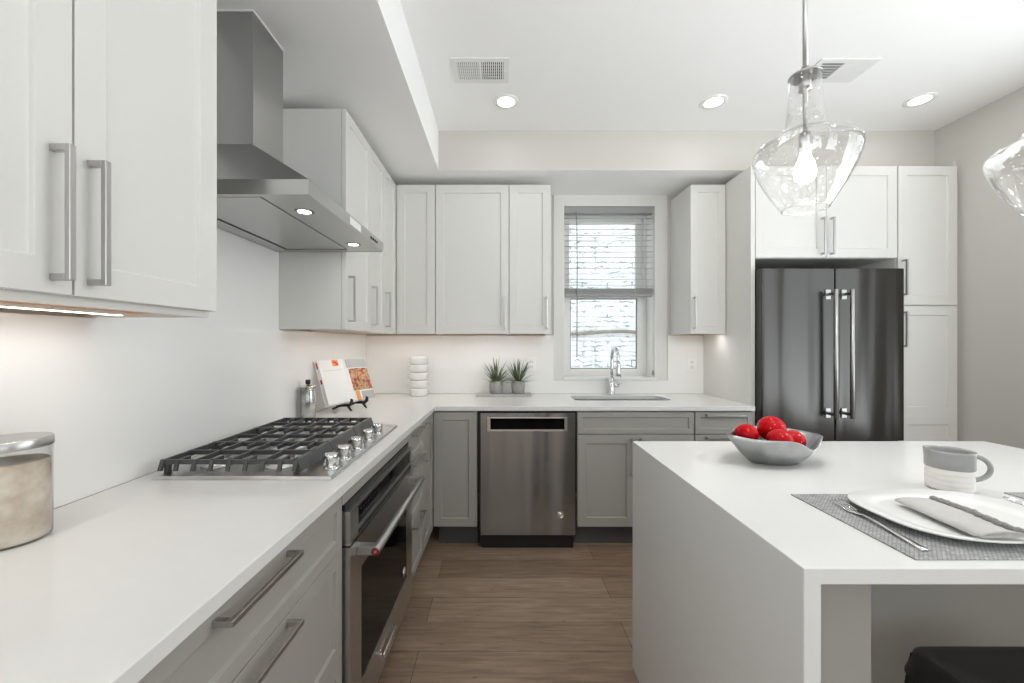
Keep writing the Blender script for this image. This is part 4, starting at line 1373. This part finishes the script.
for i in range(nu):
    for r in (0, nv):
        m.bm.faces.new((tv[r][i], tv[r][i + 1], bv[r][i + 1], bv[r][i]))
t.part('cloth', m, M['linen'])
m = MB()
pts = [Vector(nap(0.93, v / 30, True)) + Vector((0.0035 * math.sin(v * 2.1), 0, 0.002)) for v in range(2, 31)]
m.tube(pts, [0.0050 + 0.0042 * abs(math.sin(k * 1.7)) for k in range(len(pts))], 8)
t.part('braid', m, M['braid'], label='dark grey ruffled braid')
m = MB()
for k in range(26):
    u = (k + 0.5) / 26
    p = Vector(nap(u, 0.0, True))
    q = p + Vector((random.uniform(-0.004, 0.004), -random.uniform(0.008, 0.014), -0.002))
    m.tube([p - Vector((0, 0, 0.003)), q], 0.0008, 5)
t.part('fringe', m, M['linen'])

# cutlery
def fork(label, loc, rz):
    t = Thing('fork', label, 'fork', (0, 0, 0), Frame(loc, rz))
    m = MB()
    prof = [(-0.115, 0.0075, 0.0018), (-0.10, 0.0078, 0.002), (-0.05, 0.005, 0.004), (0.0, 0.0032, 0.0065), (0.03, 0.0034, 0.006), (0.045, 0.008, 0.0035), (0.06, 0.0125, 0.002), (0.068, 0.013, 0.0025)]
    vs = []
    for y, w, z in prof:
        vs.append((m.bm.verts.new((-w, y, z)), m.bm.verts.new((0, y, z + 0.0006)), m.bm.verts.new((w, y, z))))
    for a, b in zip(vs, vs[1:]):
        for k in (0, 1):
            m.bm.faces.new((a[k], a[k + 1], b[k + 1], b[k])).smooth = True
    t.part('handle', m, M['cutlery'], thick=0.002)
    m = MB()
    for i in range(4):
        x = -0.0112 + 0.0224 * i / 3
        m.tube([(x, 0.066, 0.0025), (x, 0.085, 0.0045), (x * 0.97, 0.105, 0.0065), (x * 0.95, 0.117, 0.009)], [0.0017, 0.0015, 0.0013, 0.0008], 8)
    t.part('tines', m, M['cutlery'])
fork('steel dinner fork lying left of the white plate on the placemat', (0.812, 0.872, ZI + 0.0033), math.radians(-6))
t = Thing('spoon', 'steel spoon right of the plate at the right picture edge', 'spoon', (0, 0, 0), Frame((1.262, 0.905, ZI + 0.0004), math.radians(4)))
m = MB()
prof = [(-0.12, 0.0075, 0.0018), (-0.10, 0.0078, 0.002), (-0.05, 0.005, 0.004), (0.0, 0.0032, 0.007), (0.03, 0.0036, 0.0075)]
vs = []
for y, w, z in prof:
    vs.append((m.bm.verts.new((-w, y, z)), m.bm.verts.new((0, y, z + 0.0006)), m.bm.verts.new((w, y, z))))
for a, b in zip(vs, vs[1:]):
    for k in (0, 1):
        m.bm.faces.new((a[k], a[k + 1], b[k + 1], b[k])).smooth = True
t.part('handle', m, M['cutlery'], thick=0.002)
m = MB()
loops = []
for f, dz in ((1.0, 0.013), (0.85, 0.007), (0.55, 0.003), (0.15, 0.001)):
    loops.append([(0.021 * f * math.cos(a) * (1 - 0.15 * math.sin(a)), 0.064 + 0.034 * f * math.sin(a), dz) for a in [2 * PI * k / 24 for k in range(24)]])
loft(m, loops, False, True)
t.part('bowl', m, M['cutlery'], thick=0.0015)

# mug
t = Thing('mug', 'stoneware mug with grey glazed upper half standing behind the plate', 'mug', (1.215, 1.085, ZI))
mx_, my_ = 1.215, 1.090
prof = [(0.040, ZI + 0.0004), (0.0455, ZI + 0.004)]
for k in range(1, 13):
    z = ZI + 0.004 + 0.056 * k / 12
    prof.append((0.0468 + 0.0009 * math.sin(k * 2.1), z))
m = MB().lathe(prof, (mx_, my_, 0), 48, cap1=False)
t.part('body', m, M['ceramicmatte'])
prof = [(0.0472, ZI + 0.060), (0.0485, ZI + 0.063), (0.0482, ZI + 0.085), (0.0495, ZI + 0.102), (0.0500, ZI + 0.107), (0.0478, ZI + 0.108), (0.0455, ZI + 0.102), (0.044, ZI + 0.07), (0.043, ZI + 0.01), (0.02, ZI + 0.007)]
t.part('rim_band', MB().lathe(prof, (mx_, my_, 0), 48, cap0=False), M['greyglaze'], label='grey glazed band and rim')
pts = []
for k in range(15):
    a = math.radians(100 - 190 * k / 14)
    pts.append((0.044 + 0.043 * max(-0.05, math.cos(a)), 0, 0.062 + 0.033 * math.sin(a)))
an = math.radians(-16)
pts = [(mx_ + p[0] * math.cos(an), my_ + p[0] * math.sin(an), ZI + p[2]) for p in pts]
t.part('handle', MB().tube(pts, 0.0052, 12, flat=1.15), M['greyglaze'], label='grey glazed loop handle')

# metal bowl with red balls
bx_, by_ = 0.918, 1.345
m = MB()
seg = 72
def bowl_loop(f, dz_scale):
    out = []
    for k in range(seg):
        th = 2 * PI * k / seg
        c, s = math.cos(th), math.sin(th)
        n = 2.0
        R = 1.0 / ((abs(c) ** n + abs(s) ** n) ** (1 / n))
        ax2, bx2 = 0.150, 0.100
        def lobe(deg, w):
            d = th - math.radians(deg)
            return math.exp(-(math.atan2(math.sin(d), math.cos(d)) / w) ** 2)
        tip = lobe(177, 0.28)
        rt = lobe(8, 0.5)
        r = R * (1 + 0.20 * tip + 0.06 * rt)
        rim = 0.090 + 0.008 * tip + 0.008 * lobe(90, 0.8) - 0.004 * lobe(8, 0.4) - 0.032 * lobe(-72, 0.32)
        base = 0.42
        rr = base + (1 - base) * f ** 0.8
        lx, ly = ax2 * r * rr * c, bx2 * r * rr * s
        ca, sa = math.cos(math.radians(12)), math.sin(math.radians(12))
        out.append((bx_ + ca * lx - sa * ly, by_ + sa * lx + ca * ly, ZI + 0.0015 + rim * f ** 1.25))
    return out
loops = [bowl_loop(f, 1) for f in (0.0, 0.03, 0.1, 0.22, 0.38, 0.55, 0.75, 0.9, 1.0)]
cen = [(bx_ + (p[0] - bx_) * 0.3, by_ + (p[1] - by_) * 0.3, ZI + 0.0015) for p in loops[0]]
loft(m, [cen] + loops, True, False)
solo(m, 'bowl', M['bowlmetal'], 'wide hammered silver metal bowl holding red balls on the island', 'bowl', (bx_, by_, ZI), thick=0.0028)
balls = [((0.838, 1.372, 0.998), 0.038, 'glossy red ball at the left end of the silver bowl'),
         ((0.934, 1.388, 1.015), 0.044, 'glossy red ball piled highest in the silver bowl'),
         ((0.906, 1.306, 0.994), 0.038, 'glossy red ball at the front middle of the silver bowl'),
         ((0.970, 1.335, 0.986), 0.036, 'glossy red ball at the right of the silver bowl'),
         ((0.892, 1.368, 0.950), 0.030, 'red ball mostly hidden low among the others in the silver bowl')]
for c, r, lb in balls:
    m = MB()
    n = 16
    prof = []
    for k in range(n + 1):
        a = PI * k / n
        prof.append((max(1e-4, r * math.sin(a)), -r * 0.97 * math.cos(a)))
    m.lathe(prof, c, 30, cap0=False, cap1=False)
    o = solo(m, 'decorative_ball', M['redball'], lb, 'ball', (c[0], c[1], c[2] - r), group='red balls in the silver bowl')

# ------------------------------------------------------------------ items on the worktop
# glass candle jar
t = Thing('candle_jar', 'large glass jar of beige filling with a steel lid at the left edge', 'jar', (-0.979, 0.808, ZI))
jx, jy, jr = -0.986, 0.806, 0.0595
t.part('glass', MB().lathe([(jr - 0.004, ZI + 0.0005), (jr, ZI + 0.004), (jr, ZI + 0.194)], (jx, jy, 0), 56, cap1=False), M['jarglass'])
t.part('filling', MB().lathe([(jr - 0.004, ZI + 0.004), (jr - 0.0025, ZI + 0.008), (jr - 0.0025, ZI + 0.157), (jr - 0.006, ZI + 0.160)], (jx, jy, 0), 48), M['wax'], label='beige filling')
t.part('lid', MB().lathe([(jr + 0.0015, ZI + 0.186), (jr + 0.002, ZI + 0.188), (jr + 0.002, ZI + 0.203), (jr + 0.0005, ZI + 0.205)], (jx, jy, 0), 56), M['steel'], label='brushed steel lid')

# oil bottle
t = Thing('oil_bottle', 'silver cylindrical bottle with a black cap beyond the gas cooktop', 'bottle', (-1.012, 2.11, ZI))
ox, oy, orr = -1.013, 2.11, 0.038
t.part('body', MB().lathe([(orr - 0.002, ZI + 0.0004), (orr, ZI + 0.003), (orr, ZI + 0.165), (orr - 0.002, ZI + 0.168)], (ox, oy, 0), 40), M['bottle'])
t.part('collar', MB().lathe([(orr + 0.001, ZI + 0.168), (orr + 0.001, ZI + 0.172), (0.030, ZI + 0.176), (0.013, ZI + 0.181), (0.011, ZI + 0.186)], (ox, oy, 0), 40), M['chrome'])
t.part('cap', MB().lathe([(0.0125, ZI + 0.186), (0.0125, ZI + 0.203), (0.0115, ZI + 0.205)], (ox, oy, 0), 20), M['black'], label='black cap')

# cookbook on an easel
th_b = math.atan2(0.339, 0.15)
FBK = Frame((-0.894, 2.405, ZI), th_b)      # local x along the book (near -> far), local -y = facing the room
t = Thing('cookbook', 'open cookbook with a food photo propped on a small black easel', 'book', (0, 0, 0.042), FBK)
lean = math.radians(20)
def onbook(u, v, d):
    """u along, v up the page, d out of the page"""
    y = math.sin(lean) * v - math.cos(lean) * d
    z = 0.046 + math.cos(lean) * v + math.sin(lean) * d
    return (u, y, z)
def slab3(m, u0, u1, v0, v1, d0, d1):
    v = [m.bm.verts.new(onbook(u, w, d)) for d in (d0, d1) for w in (v0, v1) for u in (u0, u1)]
    for q in ((0, 2, 3, 1), (4, 5, 7, 6), (0, 1, 5, 4), (2, 6, 7, 3), (0, 4, 6, 2), (1, 3, 7, 5)):
        m.bm.faces.new([v[i] for i in q])
    return m
bu0, bu1, bh = -0.186, 0.186, 0.262
t.part('cover', slab3(MB(), bu0 - 0.003, bu1 + 0.003, -0.003, bh + 0.003, -0.006, -0.003), M['cover'])
def page_d(u):
    s = abs(u + 0.002)
    return 0.016 * (1 - math.exp(-s / 0.02)) + 0.010 * (1 - s / 0.19) + 0.002
def page_block(u0, u1, n=14):
    m = MB()
    cols = []
    for k in range(n + 1):
        u = u0 + (u1 - u0) * k / n
        cols.append([m.bm.verts.new(onbook(u, v, d)) for v, d in ((0, -0.003), (bh, -0.003), (bh, page_d(u)), (0, page_d(u)))])
    for a, b in zip(cols, cols[1:]):
        for k in range(4):
            m.bm.faces.new((a[k], a[(k + 1) % 4], b[(k + 1) % 4], b[k]))
    m.bm.faces.new(cols[0])
    m.bm.faces.new(list(reversed(cols[-1])))
    return m
lp = t.part('left_pages', page_block(bu0, -0.002), M['page'])
rp = t.part('right_pages', page_block(-0.002, bu1), M['page'])
def patch(u0, u1, v0, v1, n=8, lift=0.0006):
    m = MB()
    for k in range(n):
        a, b = u0 + (u1 - u0) * k / n, u0 + (u1 - u0) * (k + 1) / n
        m.face([onbook(a, v0, page_d(a) + lift), onbook(b, v0, page_d(b) + lift), onbook(b, v1, page_d(b) + lift), onbook(a, v1, page_d(a) + lift)])
    return m
t.part('food_picture', patch(0.02, bu1 - 0.002, 0.06, 0.20), M['food'], parent=rp, label='printed food photograph')
t.part('grey_band', patch(0.012, bu1 - 0.001, 0.205, bh - 0.001), M['greyband'], parent=rp)
t.part('grey_band', patch(0.075, bu1 - 0.001, 0.001, 0.052), M['greyband'], parent=rp)
t.part('orange_print', patch(0.028, 0.060, 0.0, 0.058, lift=0.0009), M['orangeplain'], parent=rp)
t.part('orange_print', patch(-0.092, -0.048, 0.222, bh - 0.002), M['orange'], parent=lp, label='small orange ornament')
m = MB()
slab3(m, bu0 - 0.0006, bu0, 0.125, 0.150, 0.0, 0.014)
t.part('red_tab', m, M['redtab'], parent=lp, label='red mark on the page edge')
m = MB()
slab3(m, bu0 - 0.0006, bu0, 0.215, 0.250, 0.0, 0.010)
t.part('red_tab', m, M['redtab'], parent=lp)
t.part('text_rule', patch(-0.165, -0.03, 0.196, 0.1975), M['greyband'], parent=lp)

t = Thing('book_easel', 'small dark metal easel with bird-shaped feet holding the cookbook', 'easel', (0, 0, 0), FBK)
for nm, u in (('foot', -0.062), ('foot', 0.062)):
    m = MB()
    # curved bracket: back leg, shelf, up-curled front hook with a beak, front leg
    m.tube([(u, 0.085, 0.0075), (u, 0.03, 0.030), (u, -0.015, 0.036), (u, -0.045, 0.038), (u, -0.060, 0.052), (u, -0.062, 0.070), (u, -0.052, 0.074)], [0.006, 0.007, 0.009, 0.0095, 0.011, 0.008, 0.003], 10)
    m.tube([(u, -0.030, 0.036), (u, -0.044, 0.018), (u, -0.058, 0.0058)], [0.009, 0.007, 0.0055], 10)
    t.part(nm, m, M['easel'])
m = MB().tube([(-0.062, 0.012, 0.033), (0.062, 0.012, 0.033)], 0.0045, 8)
m.tube([(0.0, 0.012, 0.033), (0, 0.095, 0.20)], 0.004, 8)
m.tube([(0.0, 0.095, 0.20), (0, 0.12, 0.0055)], 0.004, 8)
t.part('back_rest', m, M['easel'])

# stacked white bowls
cbx, cby = -0.622, 3.045
names = ['lowest', 'second from the bottom', 'middle', 'second from the top', 'topmost']
for i, nm in enumerate(names):
    z = ZI + 0.0005 + 0.0595 * i
    t = Thing('lugged_bowl', 'white two-handled bowl, %s of the stack in the worktop corner' % nm, 'bowl', (cbx, cby, z), group='white bowls stacked in the corner')
    pr = [(0.056, z), (0.0615, z + 0.003), (0.0645, z + 0.010), (0.0655, z + 0.045), (0.0655, z + 0.0582), (0.0645, z + 0.0592), (0.063, z + 0.05), (0.058, z + 0.014), (0.03, z + 0.008)]
    t.part('body', MB().lathe(pr, (cbx, cby, 0), 40), M['ceramic'])
    for s in (-1, 1):
        a = PI * 0.5
        pts = [(cbx + s * (0.064 + 0.018 * math.sin(PI * k / 8)), cby, z + 0.030 + 0.014 * math.cos(PI * k / 8)) for k in range(9)]
        t.part('handle', MB().tube(pts, 0.0042, 8), M['ceramic'])

# tray and plants
solo(MB().box(-0.185, 0.232, 2.972, 3.105, ZI + 0.0004, ZI + 0.017), 'tray', M['tray'], 'long pale grey tray under the two potted plants', 'tray', (0.02, 3.04, ZI), bevel=0.003)
def plant(label, x, y, seed):
    rnd = random.Random(seed)
    z = ZI + 0.0174
    t = Thing('potted_plant', label, 'plant', (x, y, z), group='spiky plants on the tray')
    t.part('pot', MB().lathe([(0.042, z), (0.046, z + 0.004), (0.0515, z + 0.06), (0.050, z + 0.094), (0.046, z + 0.095), (0.045, z + 0.082)], (x, y, 0), 32), M['potgrey'], label='round grey cement pot')
    t.part('soil', MB().lathe([(0.0455, z + 0.078), (0.0455, z + 0.081)], (x, y, 0), 24), M['soil'])
    m = MB()
    for k in range(46):
        ph = rnd.uniform(0, 2 * PI)
        inc = rnd.uniform(0.05, 1.45)
        L = rnd.uniform(0.14, 0.215) * (1.05 - 0.25 * inc / 1.2)
        w = rnd.uniform(0.0055, 0.0085)
        d = Vector((math.cos(ph), math.sin(ph), 0))
        side = Vector((-math.sin(ph), math.cos(ph), 0))
        base = Vector((x, y, z + 0.080)) + d * rnd.uniform(0.0, 0.018)
        prev = None
        n = 5
        p = base.copy()
        for j in range(n + 1):
            u = j / n
            a = inc + 0.25 * u * u
            ww = w * (1 - u) ** 0.7 * (0.6 + 0.8 * min(1, u * 3)) + 0.0003
            c = [m.bm.verts.new(p + side * ww), m.bm.verts.new(p + Vector((0, 0, -0.25 * ww)) - d * 0.1 * ww), m.bm.verts.new(p - side * ww)]
            if prev:
                for q in (0, 1):
                    m.bm.faces.new((prev[q], prev[q + 1], c[q + 1], c[q])).smooth = True
            prev = c
            p = p + (d * math.sin(a) + Vector((0, 0, math.cos(a)))) * (L / n)
            p.y = min(p.y, 3.165)
    t.part('foliage', m, M['leaf'], label='spiky green leaves')
plant('spiky green plant in a grey pot, left one on the tray', -0.037, 3.045, 3)
plant('spiky green plant in a grey pot, right one on the tray', 0.130, 3.045, 11)
